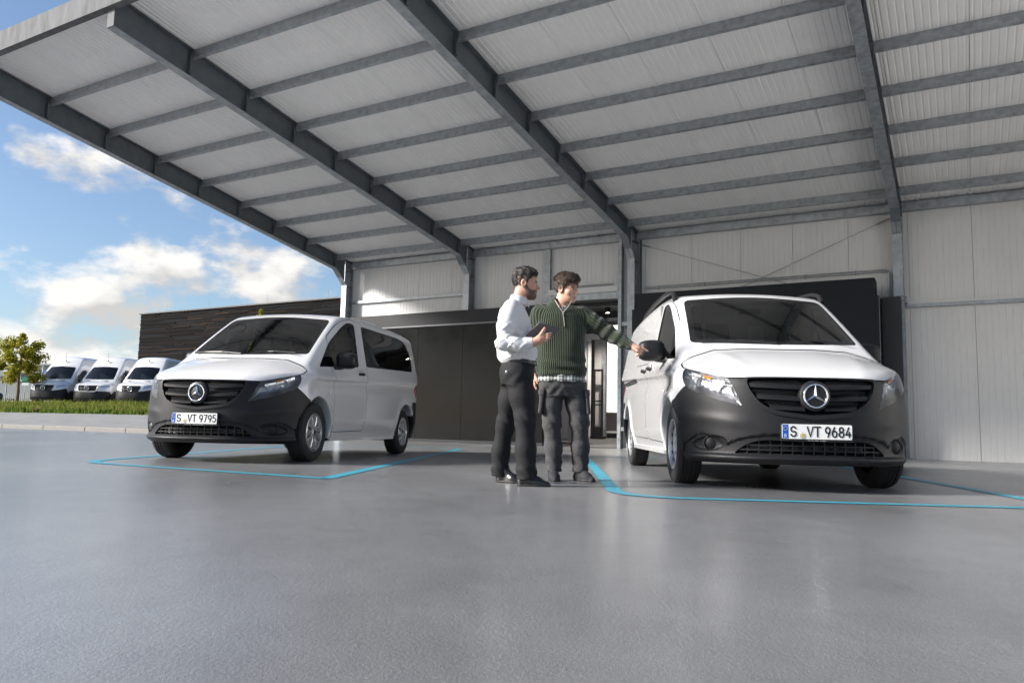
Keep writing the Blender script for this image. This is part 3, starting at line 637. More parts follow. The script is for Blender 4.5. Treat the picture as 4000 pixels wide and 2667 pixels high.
def part_of(V, Nn, T, name, m, parent, push=0.0, label=None):
    if not len(T): return None
    o = link(name, np_mesh(name, V+Nn*push if push else V, T, m, Nn), parent)
    if label: o['label'] = label
    return o
def front_mask(V): return V[:, 0] > .2
def body_split(van, cargo):
    V, Q, Nn = VITO; cur = (V, Nn, tris(Q))
    def cut(g): nonlocal cur; ins, out = clip(cur[0], cur[1], cur[2], g(cur[0])); cur = out; return ins
    def gapcut(g, w):
        nonlocal cur
        ins, out = clip(cur[0], cur[1], cur[2], g(cur[0])); ins = clip(*ins, g(ins[0])-w)[0]; cur = clip(*out, -g(out[0])-w)[0]; return ins
    # windscreen
    ws = lambda V: np.where((V[:, 0] < .2) & (V[:, 0] > -1.15) & (V[:, 2] > 1.1), polysd(V[:, 1:], WS_IN), -1)
    w = cut(ws); gl, fr_ = clip(*w, polysd(w[0][:, 1:], WS_GL))
    wo = part_of(*fr_, 'windscreen', M_FRIT, van, -.004); part_of(*gl, 'windscreen_glass', M_GLASS, wo, -.004)
    # side windows
    for s in (1, -1):
        for poly, glass, nm, gm in ((DW, (DWG, QWG), 'door_window', M_SGLASS), (LW, (LWG,), 'side_window', M_DGLASS)):
            if nm == 'side_window' and cargo: continue
            w = cut(lambda V: np.where((V[:, 1]*s > .45), polysd(V[:, [0, 2]], poly), -1))
            gg = np.maximum.reduce([polysd(w[0][:, [0, 2]], p) for p in glass]); gl, fr_ = clip(*w, gg)
            wo = part_of(*fr_, nm, M_FRIT, van, -.006); part_of(*gl, 'pane', gm, wo, -.008)
    # headlights
    for s in (1, -1):
        h = cut(lambda V: np.where((V[:, 1]*s > .3) & front_mask(V), polysd(hl_sz(V), HL_POLY), -1))
        headlight(van, h, s)
    # grille, lower intake, fog pockets
    fr1 = lambda poly: (lambda V: np.where(V[:, 0] > .55, polysd(V[:, 1:], poly), -1))
    gfr = cut(fr1(GR_OUT)); gin, gring = clip(*gfr, polysd(gfr[0][:, 1:], GR_IN)); grille(van, gin, gring)
    lg = cut(fr1(LG_IN)); lower_grille(van, lg)
    for s in (1, -1):
        fp = fogpoly(0); fp = fp*np.array([s, 1])
        k = cut(lambda V: np.where(V[:, 0] > .45, polysd(V[:, 1:], fp), -1)); fog(van, k, s)
    # bumpers
    zl = lambda V: interp(V[:, 0], [.24, .27, .40, .70, .92], [.70, .715, .815, .866, .872])
    gb = lambda V: np.minimum(zl(V)-V[:, 2], V[:, 0]-.235)
    fb = gapcut(gb, .003); part_of(*fb, 'front_bumper', M_PLAST, van)
    gr_ = lambda V: np.minimum(np.minimum(.80-V[:, 2], -3.53-V[:, 0]), 9)
    rb = gapcut(gr_, .0022); part_of(*rb, 'rear_bumper', M_PLAST, van)
    # bonnet
    ze = lambda V: interp(V[:, 0], [-.25, -.10, .03, .308, .70, .92], [1.24, 1.17, 1.066, .974, .872, .868])
    gbo = lambda V: np.where(V[:, 0] > -.4, np.minimum(np.minimum(V[:, 2]-ze(V), V[:, 0]-ws_x(V[:, 1], V[:, 2])-.012), V[:, 0]+.13), -1)
    bo = gapcut(gbo, .0036); part_of(*bo, 'bonnet', M_PAINT, van)
    for s in (1, -1):
        gd = lambda V: np.where(V[:, 1]*s > .45, polysd(V[:, [0, 2]], FDOOR), -1)
        d = gapcut(gd, .0032); dd = part_of(*d, 'front_door', M_PAINT, van); door_handle(dd, -1.375, s)
        if s < 0:
            gs_ = lambda V: np.where(V[:, 1]*s > .45, polysd(V[:, [0, 2]], SDOOR), -1)
            d = gapcut(gs_, .0032); dd = part_of(*d, 'sliding_door', M_PAINT, van)
            if cargo: door_handle(dd, -1.745, s)
    # taillights
    tlp = np.array([(-4.0, .88), (-3.66, .88), (-3.685, 1.20), (-4.0, 1.20)])
    for s in (1, -1):
        t = cut(lambda V: np.where((V[:, 1]*s > .55) & (V[:, 0] < -3.4), polysd(V[:, [0, 2]], tlp), -1)); part_of(*t, 'taillight', M_RED, van, .004)
    # underbody and wheel housings are dark
    un = cut(lambda V: np.maximum(.262-V[:, 2], np.maximum(np.where((np.abs(V[:, 0]) < .45) & (np.abs(V[:, 1]) < .955), .388-np.sqrt(V[:, 0]**2+(V[:, 2]-.345)**2), -1), np.where((np.abs(V[:, 0]+3.2) < .45) & (np.abs(V[:, 1]) < .955), .401-np.sqrt((V[:, 0]+3.2)**2+(V[:, 2]-.345)**2), -1))))
    part_of(*un, 'underbody', M_UNDER, van)
    part_of(*cur, 'body', M_PAINT, van)
def door_handle(door, x, s):
    z = 1.088; yy = float(side_w(np.array([x]), np.array([z]))[0])+.001; m = MB()
    m.lathe([(0, 0), (.055, 0), (.062, .004), (.0, .0045)], 20, 'Y', c=(0, 0, 0)); o = m.build('handle_recess', mat('handle_dish', (.42, .42, .43), .4), door, (x, s*(yy-.001), z-.005), (0, 0, 0 if s > 0 else math.pi), smooth=40)
    m = MB(); m.tube([(-.075, 0, 0), (-.06, .02, .004), (0, .028, .008), (.06, .022, .004), (.078, 0, 0)], [.010, .016, .018, .017, .011], 10)
    m.build('handle', M_PLAST, door, (x, s*yy, z), (0, 0, 0 if s > 0 else math.pi), smooth=60)
def headlight(van, h, s):
    V, Nn, T = h; lens = part_of(V, Nn, T, 'headlight', M_LENS, van, .002)
    c, n = hl_sz(V), None
    inn = V-np.array([HC, s*HS, 0])*.075; k = polysd(c, HL_POLY); inn = V-np.array([HC, s*HS, 0])*(np.clip(k/.05, 0, 1)*.075+.006)[:, None]
    link('lamp_housing', np_mesh('lamp_housing', inn, T, M_LAMPD), lens)
    dirv = Vector((HC, s*HS, 0)).normalized(); rot = dirv.to_track_quat('Z', 'Y')
    def at(x, y, z, d): return Vector((x, s*y, z))-dirv*d
    for (x, y, z, r) in ((.660, .612, .752, .066), (.500, .758, .832, .070)):
        m = MB(); m.lathe([(.0, -.05), (r*.35, -.045), (r*.7, -.03), (r*.95, .0), (r, .008), (r*1.06, .004)], 20, 'Z'); m.lathe([(0, -.01), (r*.25, -.012), (r*.25, -.05)], 12, 'Z')
        o = m.build('reflector', M_REFL, lens, at(x, y, z, .018), smooth=50); o.rotation_mode = 'QUATERNION'; o.rotation_quaternion = rot
    m = MB(); a = at(.64, .618, .842, .018); b = at(.38, .832, .935, .018); m.beam(a, b, .03, .045, (0, 0, 1)); m.build('day_light', M_REFL, lens)
    m = MB(); m.beam(a.lerp(b, .38)+dirv*.012, a.lerp(b, .60)+dirv*.012, .03, .026); m.build('indicator', M_AMBER, lens)
def surf_x(y, z, x0=1.0): return float(front_x(np.array([y]), np.array([z]))[0])
def grille(van, gin, gring):
    fr_ = part_of(*gring, 'grille', M_PLAST, van, .010)
    V, Nn, T = gin; back = V.copy(); k = polysd(V[:, 1:], GR_IN); back[:, 0] -= np.clip(k/.015, 0, 1)*.085; link('grille_back', np_mesh('grille_back', back, T, M_PLASTD), fr_)
    def halfw(z): return float(np.interp(z, [.58, .60, .615, .665, .78, .862], [.02, .15, .285, .395, .470, .487]))
    for zc, hgt in ((.800, .026), (.712, .026), (.635, .024)):
        for side in (-1, 1):
            w = halfw(zc)-.006; ys = np.linspace(.075, w, 12)*side; m = MB(); vs = []; fs = []
            for y in ys:
                t = (abs(y)/.45); z = zc+.012*t*t-.010*(1-t); x = surf_x(y, z)-.004; hh = hgt*(.75+.35*t)
                vs += [(x, y, z+hh/2), (x, y, z-hh/2), (x-.035, y, z-hh/2-.004), (x-.060, y, z+hh/2+.030)]
            for i in range(len(ys)-1):
                for j in range(4): fs.append((i*4+j, i*4+(j+1) % 4, (i+1)*4+(j+1) % 4, (i+1)*4+j))
            fs += [(0, 1, 2, 3), tuple(len(ys)*4-4+j for j in (3, 2, 1, 0))]; m.add(vs, fs); m.build('louvre', M_PLAST, fr_)
    for zc in (.832, .757, .672):     # perforated strips behind the louvres: rows of small raised rings read as holes
        for side in (-1, 1):
            m = MB(); w = halfw(zc)-.05
            for row in range(2):
                for y in np.arange(.10, w, .021):
                    yy = side*(y+row*.0105); z = zc-.004+row*.016; x = surf_x(yy, z)-.028-row*.006
                    m.box(x-.006, x, yy-.0075, yy+.0075, z-.0022, z+.0022); m.box(x-.006, x, yy-.0022, yy+.0022, z-.008, z+.008)
            o = m.build('grille_mesh', M_PLAST, fr_); o['kind'] = 'stuff'
    badge(van, (surf_x(0, .73)+.022, 0, .733), .0915)
def badge(parent, loc, r, name='badge'):
    m = MB(); m.lathe([(0, -.05), (r*1.28, -.05), (r*1.24, -.012), (r*1.05, .0), (0, .002)], 36, 'X'); b = m.build(name, M_PLASTD, parent, loc, smooth=40)
    m = MB(); n = 40; prof = [(r*(.955+.075*math.cos(t)), r*.07*math.sin(t)+.006) for t in np.linspace(0, 2*math.pi, 8, endpoint=False)]; m.lathe(prof, n, 'X', close=True); m.build('badge_ring', M_CHROME, b, smooth=180)
    m = MB()
    for k in range(3):
        a = math.pi/2+k*2*math.pi/3; d = Vector((0, math.cos(a), math.sin(a))); p = Vector((0, -math.sin(a), math.cos(a)))
        tip = d*r*.93+Vector((.006, 0, 0)); L_ = d*r*.05*0+p*r*.0
        c = Vector((.020, 0, 0)); d1 = Vector((0, math.cos(a+math.pi/3), math.sin(a+math.pi/3))); d2 = Vector((0, math.cos(a-math.pi/3), math.sin(a-math.pi/3)))
        q1, q2 = d1*r*.165+Vector((.005, 0, 0)), d2*r*.165+Vector((.005, 0, 0)); bk = Vector((.001, 0, 0))
        m.add([tip, c, q1, q2, d*r*.93+bk, d1*r*.165+bk, d2*r*.165+bk], [(0, 1, 2), (0, 3, 1), (4, 5, 2, 0), (6, 4, 0, 3)])
    m.build('badge_star', M_CHROME, b); return b
def lower_grille(van, lg):
    V, Nn, T = lg; k = polysd(V[:, 1:], LG_IN); back = V.copy(); back[:, 0] -= np.clip(k/.01, 0, 1)*.07
    o = link('lower_grille', np_mesh('lower_grille', back, T, M_PLASTD), van)
    for zc in (.316, .352):
        m = MB(); ys = np.linspace(-.555, .555, 25) if zc < .33 else np.linspace(-.49, .49, 25); vs = []; fs = []
        for y in ys:
            x = surf_x(y, zc)-.012; vs += [(x, y, zc+.005), (x, y, zc-.005), (x-.03, y, zc-.006), (x-.03, y, zc+.006)]
        for i in range(len(ys)-1):
            for j in range(4): fs.append((i*4+j, i*4+(j+1) % 4, (i+1)*4+(j+1) % 4, (i+1)*4+j))
        m.add(vs, fs); m.build('slat', M_PLAST, o)
    for y in np.linspace(-.48, .48, 13):
        x = surf_x(y, .33)-.02; m = MB(); m.box(x-.03, x, y-.004, y+.004, .286, .384 if abs(y) < .42 else .36); m.build('rib', M_PLASTD, o)
def fog(van, k, s):
    V, Nn, T = k; fp = fogpoly(0)*np.array([s, 1]); d = polysd(V[:, 1:], fp); back = V-np.array([.9, s*.35, 0])*(np.clip(d/.014, 0, 1)*.022)[:, None]
    o = link('fog_lamp_pocket', np_mesh('fog_lamp_pocket', back, T, M_PLAST), van)
    dirv = Vector((.93, s*.38, 0)).normalized(); m = MB(); r = .047
    m.lathe([(0, .012), (r*.7, .010), (r*.92, .004), (r, -.012), (r*1.12, -.012), (r*1.16, .004), (r*1.3, .0), (r*1.32, -.03)], 26, 'Z')
    c = m.build('fog_lamp_cap', M_PLAST, o, Vector((surf_x(FOGC[0], FOGC[1])-.008, s*FOGC[0], FOGC[1]))-dirv*.006, smooth=40); c.rotation_mode = 'QUATERNION'; c.rotation_quaternion = dirv.to_track_quat('Z', 'Y')

# ---- wheels (axis along y, outer face towards +y)
def wheel(van, x, s, style, steer=0.0):
    rt = .335; w = thing_part('wheel', van, (x, s*.828, rt), steer if s > 0 else steer+math.pi)
    key = ('tyre', 0)
    if key not in WCACHE:
        m = MB(); prof = [(.208, -.085), (.225, -.095), (.262, -.106), (.300, -.104), (.322, -.092), (.333, -.074), (.335, -.05)]
        for g_ in (-.052, -.017, .018, .053): prof += [(.335, g_-.006), (.328, g_-.004), (.328, g_+.004), (.335, g_+.006)]
        prof += [(.335, .05+.012), (.333, .076), (.322, .093), (.300, .105), (.280, .107), (.262, .1065), (.225, .096), (.208, .085)]
        prof = sorted(set(prof), key=prof.index); m.lathe(prof, 56, 'Y')
        for k in range(56):       # shoulder blocks
            a = 2*math.pi*k/56; ca, sa = math.cos(a), math.sin(a)
            for y0, y1 in ((.060, .094), (-.094, -.060)):
                p = [Vector((rr*math.cos(a+da), y, rr*math.sin(a+da))) for rr, y, da in ((.3335, y0 if y0 > 0 else y1, -.035), (.3335, y0 if y0 > 0 else y1, .035), (.3215, y1 if y0 > 0 else y0, .035), (.3215, y1 if y0 > 0 else y0, -.035))]
                q = [v+Vector((math.cos(a), .0, math.sin(a)))*.004 for v in p]; m.hexa(p+q)
        WCACHE[key] = m.mesh('tyre', M_RUB, 35)
    link('tyre', WCACHE[key], w)
    if ('rim', style) not in WCACHE:
        m = MB(); m.lathe([(.212, .088), (.218, .098), (.210, .100), (.203, .090), (.198, .06), (.196, -.08)], 40, 'Y'); m.lathe([(0, .02), (.2, .01)], 40, 'Y', 1)
        if style == 'cover':
            m.lathe([(.205, .094), (.196, .101), (.184, .099), (.178, .090)], 40, 'Y'); m.lathe([(0, .106), (.035, .105), (.050, .100), (.062, .097), (.066, .080)], 28, 'Y')
            for k in range(9):
                a = 2*math.pi*k/9; vs = []
                for r_, wd, h_ in ((.055, .022, .098), (.10, .031, .103), (.15, .044, .103), (.188, .056, .098)):
                    for u, dh in ((-1, -.006), (-.75, 0), (.75, 0), (1, -.006)): vs.append((r_*math.cos(a)-u*wd*math.sin(a), h_+dh, r_*math.sin(a)+u*wd*math.cos(a)))
                fs = [(i*4+j, i*4+j+1, i*4+5+j, i*4+4+j) for i in range(3) for j in range(3)]; m.add(vs, fs)
        else:
            m.lathe([(0, .058), (.03, .058), (.034, .070), (.055, .070), (.062, .058), (.10, .050), (.115, .066), (.135, .074), (.150, .070), (.175, .045), (.196, .05)], 40, 'Y')
            for k in range(12):
                a = 2*math.pi*k/12; c = Vector((.160*math.cos(a), .066, .160*math.sin(a))); d = Vector((math.cos(a), 0, math.sin(a))); t = Vector((-math.sin(a), 0, math.cos(a)))
                vs = [c+d*.015*math.cos(b)*.9+t*.024*math.sin(b)+Vector((0, -.017*math.cos(b), 0)) for b in np.linspace(0, 2*math.pi, 12, endpoint=False)]
                m.add(vs, [tuple(range(12))], 1)
            for k in range(5):
                a = 2*math.pi*k/5; m.lathe([(.0, .068), (.011, .066), (.012, .05)], 8, 'Y', 1, c=(.080*math.cos(a), 0, .080*math.sin(a)))
        WCACHE[('rim', style)] = m.mesh('rim', [M_RIM if style == 'cover' else mat('steel_wheel', (.48, .49, .50), .38, metal=.7), M_RIMD], 40)
    link('rim', WCACHE[('rim', style)], w)
    if style == 'cover':
        m = MB(); m.lathe([(0, .109), (.028, .108), (.030, .104)], 20, 'Y'); m.build('hub_cap', M_PLASTD, w, smooth=50)
    return w
WCACHE = {}
def thing_part(name, parent, loc, rz=0.0): return link(name, None, parent, loc, (0, 0, rz))

def mirror(van, s):
    def fn(P):
        x, y, z = P[:, 0], P[:, 1], P[:, 2]
        q = (np.abs(y/.128)**3.2+np.abs(z/.103)**3.0+np.abs((x+.0)/.095)**2.4)**(1/2.8)-1
        d = q*.085; d = smax(d, -(x+.055)-.12*0, .01)      # flat rear face
        return smax(d, y*.25+z*1.0-.125, .03)
    if 'mirror' not in WCACHE:
        V, Q, Nn = nets(fn, (-.11, -.16, -.13), (.12, .16, .13), .014); WCACHE['mirror'] = (V, Q, Nn)
    V, Q, Nn = WCACHE['mirror']; V = V*np.array([1, s, 1]); Nn = Nn*np.array([1, s, 1]); Q = Q if s > 0 else Q[:, ::-1]
    o = link('wing_mirror', np_mesh('wing_mirror', V, Q, M_PLAST, Nn), van, (-.635, s*1.022, 1.212), (0, 0, s*R(4)))
    m = MB(); m.tube([(.05, -s*.155, -.085), (.02, -s*.11, -.092), (0, -s*.04, -.088)], [.030, .026, .022], 8); m.build('mirror_arm', M_PLASTD, o, smooth=60)
    m = MB(); m.box(-.060, -.056, -.115, .115, -.075, .085); m.build('mirror_glass', M_CHROME, o)
def wiper(van, p, q):
    m = MB(); m.tube([p, Vector(p).lerp(Vector(q), .5)+Vector((.015, 0, .01)), q], [.010, .008, .006], 6); w = m.build('wiper', M_PLASTD, van)
    a, b = Vector(p).lerp(Vector(q), .35), Vector(q)+(Vector(q)-Vector(p))*.25; m = MB(); m.beam(a+Vector((.004, 0, -.006)), b+Vector((.004, 0, -.006)), .014, .016); m.build('wiper_blade', M_PLASTD, w)
def arc_(cx, cy, rx, ry, a0, a1, n=14): return [(cx+rx*math.cos(R(a0+(a1-a0)*i/n)), cy+ry*math.sin(R(a0+(a1-a0)*i/n))) for i in range(n+1)]
GLYPH = {'V': [[(0, 1), (.5, 0), (1, 1)]], 'T': [[(0, 1), (1, 1)], [(.5, 1), (.5, 0)]], 'D': [[(0, 0), (0, 1), (.45, 1)]+arc_(.45, .5, .5, .5, 90, -90)+[(0, 0)]],
 'S': [arc_(.5, .73, .46, .27, 20, 180)+arc_(.5, .73, .46, .27, 180, 250, 6)+[(.62, .49)]+arc_(.5, .27, .48, .27, 60, -90, 12)+arc_(.5, .27, .48, .27, -90, -165, 6)],
 '9': [arc_(.5, .69, .47, .31, 0, 360, 24), [(.97, .69), (.90, .42), (.50, 0)]], '6': [arc_(.5, .31, .47, .31, 0, 360, 24), [(.03, .31), (.10, .58), (.50, 1)]],
 '8': [arc_(.5, .755, .42, .245, 0, 360, 22), arc_(.5, .265, .48, .265, 0, 360, 24)], '7': [[(0, 1), (1, 1), (.35, 0)]], '5': [[(.92, 1), (.14, 1), (.10, .56)]+arc_(.46, .33, .50, .33, 120, -150, 20)], '4': [[(.62, 1), (0, .27), (1, .27)], [(.74, .52), (.74, 0)]]}
def stroke_text(name, txt, w, h, gap, sw, m, parent, y0, z0, x):
    mb = MB(); y = y0
    for ch in txt:
        for st in GLYPH[ch]:
            P = [Vector((y+u*w, z0+v*h, 0)) for u, v in st]; closed = (P[0]-P[-1]).length < 1e-5; n = len(P); vs = []
            for i, p in enumerate(P):
                a = P[i-1] if i else (P[-2] if closed else p); c = P[i+1] if i < n-1 else (P[1] if closed else p)
                d1 = (p-a).normalized() if (p-a).length > 1e-9 else (c-p).normalized(); d2 = (c-p).normalized() if (c-p).length > 1e-9 else d1
                k = Vector((-d1.y-d2.y, d1.x+d2.x, 0)).normalized(); f = min(1/max(k.dot(Vector((-d1.y, d1.x, 0))), .5), 2)*sw/2
                e = Vector((0, 0, 0)) if closed or 0 < i < n-1 else (-d1*sw*.35 if i == 0 else d1*sw*.35)
                for q in (p+k*f+e, p-k*f+e): vs.append((x, q.x, q.y))
            mb.add(vs, [(2*i, 2*i+1, 2*i+3, 2*i+2) for i in range(n-1)])
        y += w+gap
    return mb.build(name, m, parent)
def plate(van, digits, sub, x):
    """German plate 520 x 110 mm in its holder; sub = holder lettering"""
    m = MB(); m.box(-.030, -.004, -.268, .268, -.072, .064); p = m.build('number_plate', M_PLASTD, van, (x, 0, .462))
    rp_ = roundpoly([(-.26, -.055), (.26, -.055), (.26, .055), (-.26, .055)], .012, 4); m = MB(); m.prism([tuple(q) for q in rp_], -.003, .002, 'YZ'); m.build('plate_face', M_PLATEW, p)
    m = MB(); m.box(.0025, .0032, -.257, -.214, -.051, .051); m.build('plate_band', M_PLATEB, p)
    rot = (R(90), 0, R(90))
    def tx(t, size, y, z, m_, sx=1.0, b=.0): link('plate_text', text_mesh('plate_text', t, size, m_, .0008, 'CENTER', b, sx), p, (.0042, y, z), rot)
    for t_, y_, w_, g_ in (('S', -.196, .040, 0), ('VT', -.072, .042, .012), (digits, .062, .034, .0165)): stroke_text('plate_text', t_, w_, .072, g_, .0115, M_INK, p, y_, -.036, .0042)
    stroke_text('plate_text', 'D', .012, .018, 0, .004, M_PLATEW, p, -.2415, -.041, .0042)
    m = MB()
    for k in range(12):
        a = 2*math.pi*k/12; yy, zz = -.2355+.0145*math.cos(a), .022+.0145*math.sin(a); m.box(.0034, .0038, yy-.0017, yy+.0017, zz-.0017, zz+.0017)
    m.build('plate_stars', M_YEL, p)
    m = MB(); m.lathe([(0, .0042), (.022, .0042), (.022, .002)], 22, 'X', c=(0, -.107, -.030)); m.build('plate_seal', M_SEALS, p)
    m = MB(); m.prism([(-.117, -.018), (-.097, -.018), (-.097, -.036), (-.107, -.046), (-.117, -.036)], .0044, .005, 'YZ'); m.build('plate_crest', M_YEL, p)
    m = MB()
    for z in (-.023, -.030, -.037): m.box(.0051, .0055, -.113, -.101, z-.0016, z+.0016)
    m.build('crest_lions', M_INK, p)
    link('holder_text', text_mesh('holder_text', sub, .0135, M_PTXT, .0004), p, (-.0035, .0, -.0642), rot)

def interior(van, cargo):
    m = MB(); ys = np.linspace(-.74, .74, 9); vs = []; fs = []     # dashboard
    prof = [(-.02, .95), (-.06, 1.19), (-.22, 1.215), (-.42, 1.18), (-.52, 1.08), (-.50, .8)]
    for y in ys:
        for x, z in prof: vs.append((x-.10*y*y*1.4, y, z+.03*math.exp(-((y-.38)/.2)**2)*(1 if z > 1.1 else 0)))
    n = len(prof)
    for i in range(len(ys)-1):
        for j in range(n-1): fs.append((i*n+j, i*n+j+1, (i+1)*n+j+1, (i+1)*n+j))
    m.add(vs, fs); m.build('dashboard', M_INT, van, smooth=60)
    m = MB(); c = Vector((-.60, .38, 1.13)); ax = Vector((-.80, 0, .6)).normalized(); u = Vector((0, 1, 0)); v = ax.cross(u)
    m.tube([c+(u*math.cos(t)+v*math.sin(t))*.195 for t in np.linspace(0, 2*math.pi, 25)], .016, 8); m.tube([c-u*.19, c, c+u*.19], .016, 6); m.tube([c, c-v*.19*(-1)], .016, 6); m.lathe([(0, 0), (.06, 0), (.05, -.03)], 14, 'Z', c=tuple(c))
    m.build('steering_wheel', M_PLASTD, van, smooth=60)
    def seat(x, y, wd=.50):
        s = thing_part('seat', van, (x, y, 0)); m = MB()
        m.hexa([(-.25, -wd/2, .62), (.25, -wd/2, .66), (.25, wd/2, .66), (-.25, wd/2, .62), (-.25, -wd/2, .80), (.27, -wd/2, .84), (.27, wd/2, .84), (-.25, wd/2, .80)]); m.build('seat_cushion', M_SEAT, s)
        m = MB(); m.hexa([(-.30, -wd/2+.01, .76), (-.17, -wd/2+.01, .76), (-.17, wd/2-.01, .76), (-.30, wd/2-.01, .76), (-.46, -wd/2+.06, 1.36), (-.36, -wd/2+.06, 1.36), (-.36, wd/2-.06, 1.36), (-.46, wd/2-.06, 1.36)]); o = m.build('seat_back', M_SEAT, s)
        b = o.modifiers.new('b', 'BEVEL'); b.width = .03; b.segments = 3
        m = MB(); m.hexa([(-.47, -.13, 1.40), (-.38, -.13, 1.40), (-.38, .13, 1.40), (-.47, .13, 1.40), (-.49, -.11, 1.59), (-.42, -.11, 1.59), (-.42, .11, 1.59), (-.49, .11, 1.59)]); o = m.build('head_rest', M_SEAT, s); b = o.modifiers.new('b', 'BEVEL'); b.width = .03; b.segments = 3
    seat(-.95, .40); seat(-.95, -.22); seat(-.95, -.50, .42)
    if cargo:
        m = MB(); m.box(-1.50, -1.47, -.80, .80, .45, 1.78); m.build('bulkhead', mat('bulkhead_grey', (.20, .205, .21), .55), van)
        for y0, y1, z0, z1 in ((-.62, -.12, 1.35, 1.58), (.12, .62, 1.35, 1.58), (-.62, .62, 1.12, 1.16), (-.62, .62, 1.02, 1.06)):
            m = MB(); m.box(-1.468, -1.462, y0, y1, z0, z1); m.build('bulkhead_bead', mat('bulkhead_light', (.30, .31, .32), .5), van)
    else:
        for x in (-1.95, -2.85):
            for y in (-.45, .02, .47): seat(x, y, .44)
    m = MB(); m.box(-3.75, -.05, -.82, .82, .42, .45); m.build('cabin_floor', M_INT, van)
    m = MB(); m.hexa([(-1.06, -.10, 1.60), (-1.02, -.10, 1.60), (-1.02, .10, 1.60), (-1.06, .10, 1.60), (-1.06, -.11, 1.665), (-1.02, -.11, 1.665), (-1.02, .11, 1.665), (-1.06, .11, 1.665)]); m.build('rear_view_mirror', M_PLASTD, van, (.12, 0, .02))
def roof_rail(van, s):
    m = MB(); xs = [-.98, -1.06, -1.25, -1.6, -2.4, -3.1, -3.4, -3.5]; zs = [1.775, 1.845, 1.895, 1.925, 1.945, 1.925, 1.88, 1.82]
    for i in range(len(xs)-1): m.beam((xs[i], s*(.735-.0*i), zs[i]), (xs[i+1]-.004, s*.735, zs[i+1]), .038, .030)
    m.tube([(-.98, s*.735, 1.765), (-1.02, s*.735, 1.81), (-1.06, s*.735, 1.85)], [.026, .028, .020], 8); m.build('roof_rail', M_PLAST, van, smooth=50)

VITO = nets(vito, (-4.02, -1.01, .17), (.97, 1.01, 1.95), VH if 'VH' in globals() else .0195, 3)
def build_vito(label, X, Y, psi, cargo, digits, sub, steer=0.0):
    al = math.atan2(-math.cos(psi), -math.sin(psi)); van = thing('parked_van', label, 'van', (X, Y, .0), al)
    body_split(van, cargo)
    for x, st in ((0, steer), (-3.2, 0)):
        for s in (1, -1): wheel(van, x, s, 'steel' if cargo else 'cover', st)
    for s in (1, -1): mirror(van, s)
    wiper(van, (-.055, .62, 1.252), (-.10, .05, 1.262)); wiper(van, (.035, -.02, 1.230), (-.06, -.55, 1.257))
    plate(van, digits, sub, .934); interior(van, cargo)
    m = MB(); m.box(-2.7, -.3, -.5, .5, .21, .30); m.tube([(0, -.72, .335), (0, .72, .335)], .04, 8); m.tube([(-3.2, -.72, .335), (-3.2, .72, .335)], .06, 8); m.box(-3.5, -2.9, -.45, .45, .22, .4); m.build('chassis', M_UNDER, van)
    for s in (1, -1):
        m = MB(); m.box(-2.74, -.42, s*.915-.02, s*.915+.02, .235, .275); m.build('sill_trim', M_PAINT if not cargo else M_PAINT, van)
        m = MB(); m.lathe([(0, .012), (.016, .010), (.02, 0)], 14, 'Y'); m.build('side_indicator', mat('clear_indicator', (.7, .7, .7), .2), van, (-.30, s*.957, .80), (0, 0, 0 if s > 0 else math.pi), smooth=50)
    if cargo:
        for s in (1, -1): roof_rail(van, s)
        m = MB(); m.box(-3.60, -2.46, -.965, -.953, 1.025, 1.050); m.build('slide_rail', M_PLASTD, van)
    return van
van1 = build_vito('white passenger van with side windows in the left bay, plate S VT 9795', -3.1469, 9.1567, .1818, False, '9795', 'Mercedes-Benz   Niederlassung Stuttgart', 0.0)
van2 = build_vito('white cargo van with black roof rails in the right bay, plate S VT 9684', 2.3488, 6.8471, .0388, True, '9684', 'Mercedes-Benz  Stuttgart', 0.0)
# ================================================================== people (implicit bodies and clothes)
def cone(P, a, b, ra, rb):
    """tapered capsule"""
    a = np.array(a, float); b = np.array(b, float); e = b-a; t = np.clip(((P-a)@e)/max(e@e, 1e-9), 0, 1)
    return np.linalg.norm(P-a-t[:, None]*e, axis=1)-(ra+(rb-ra)*t)
def chain(P, pts, k=.02):
    f = None
    for (a, ra), (b, rb) in zip(pts[:-1], pts[1:]):
        d = cone(P, a, b, ra, rb); f = d if f is None else smin(f, d, k)
    return f
def ell(P, c, r):
    q = (P-np.array(c))/np.array(r); n = np.linalg.norm(q, axis=1); g = np.linalg.norm(q/np.array(r), axis=1); return n*(n-1)/np.maximum(g, 1e-6)
def stack(P, zs, cx, cy, hx, hy, p=2.3):
    z = P[:, 2]; X = (P[:, 0]-interp(z, zs, cx)); Y = (P[:, 1]-interp(z, zs, cy)); a = interp(z, zs, hx); b = interp(z, zs, hy)
    q = (np.abs(X/a)**p+np.abs(Y/b)**p)**(1/p); return np.maximum((q-1)*np.minimum(a, b), np.maximum(zs[0]-z, z-zs[-1]))
def wob(P, f, s=0.0): return np.sin(P[:, 0]*f+s)*np.sin(P[:, 1]*f*1.13+1.3+s)*np.sin(P[:, 2]*f*.87+2.1+s)
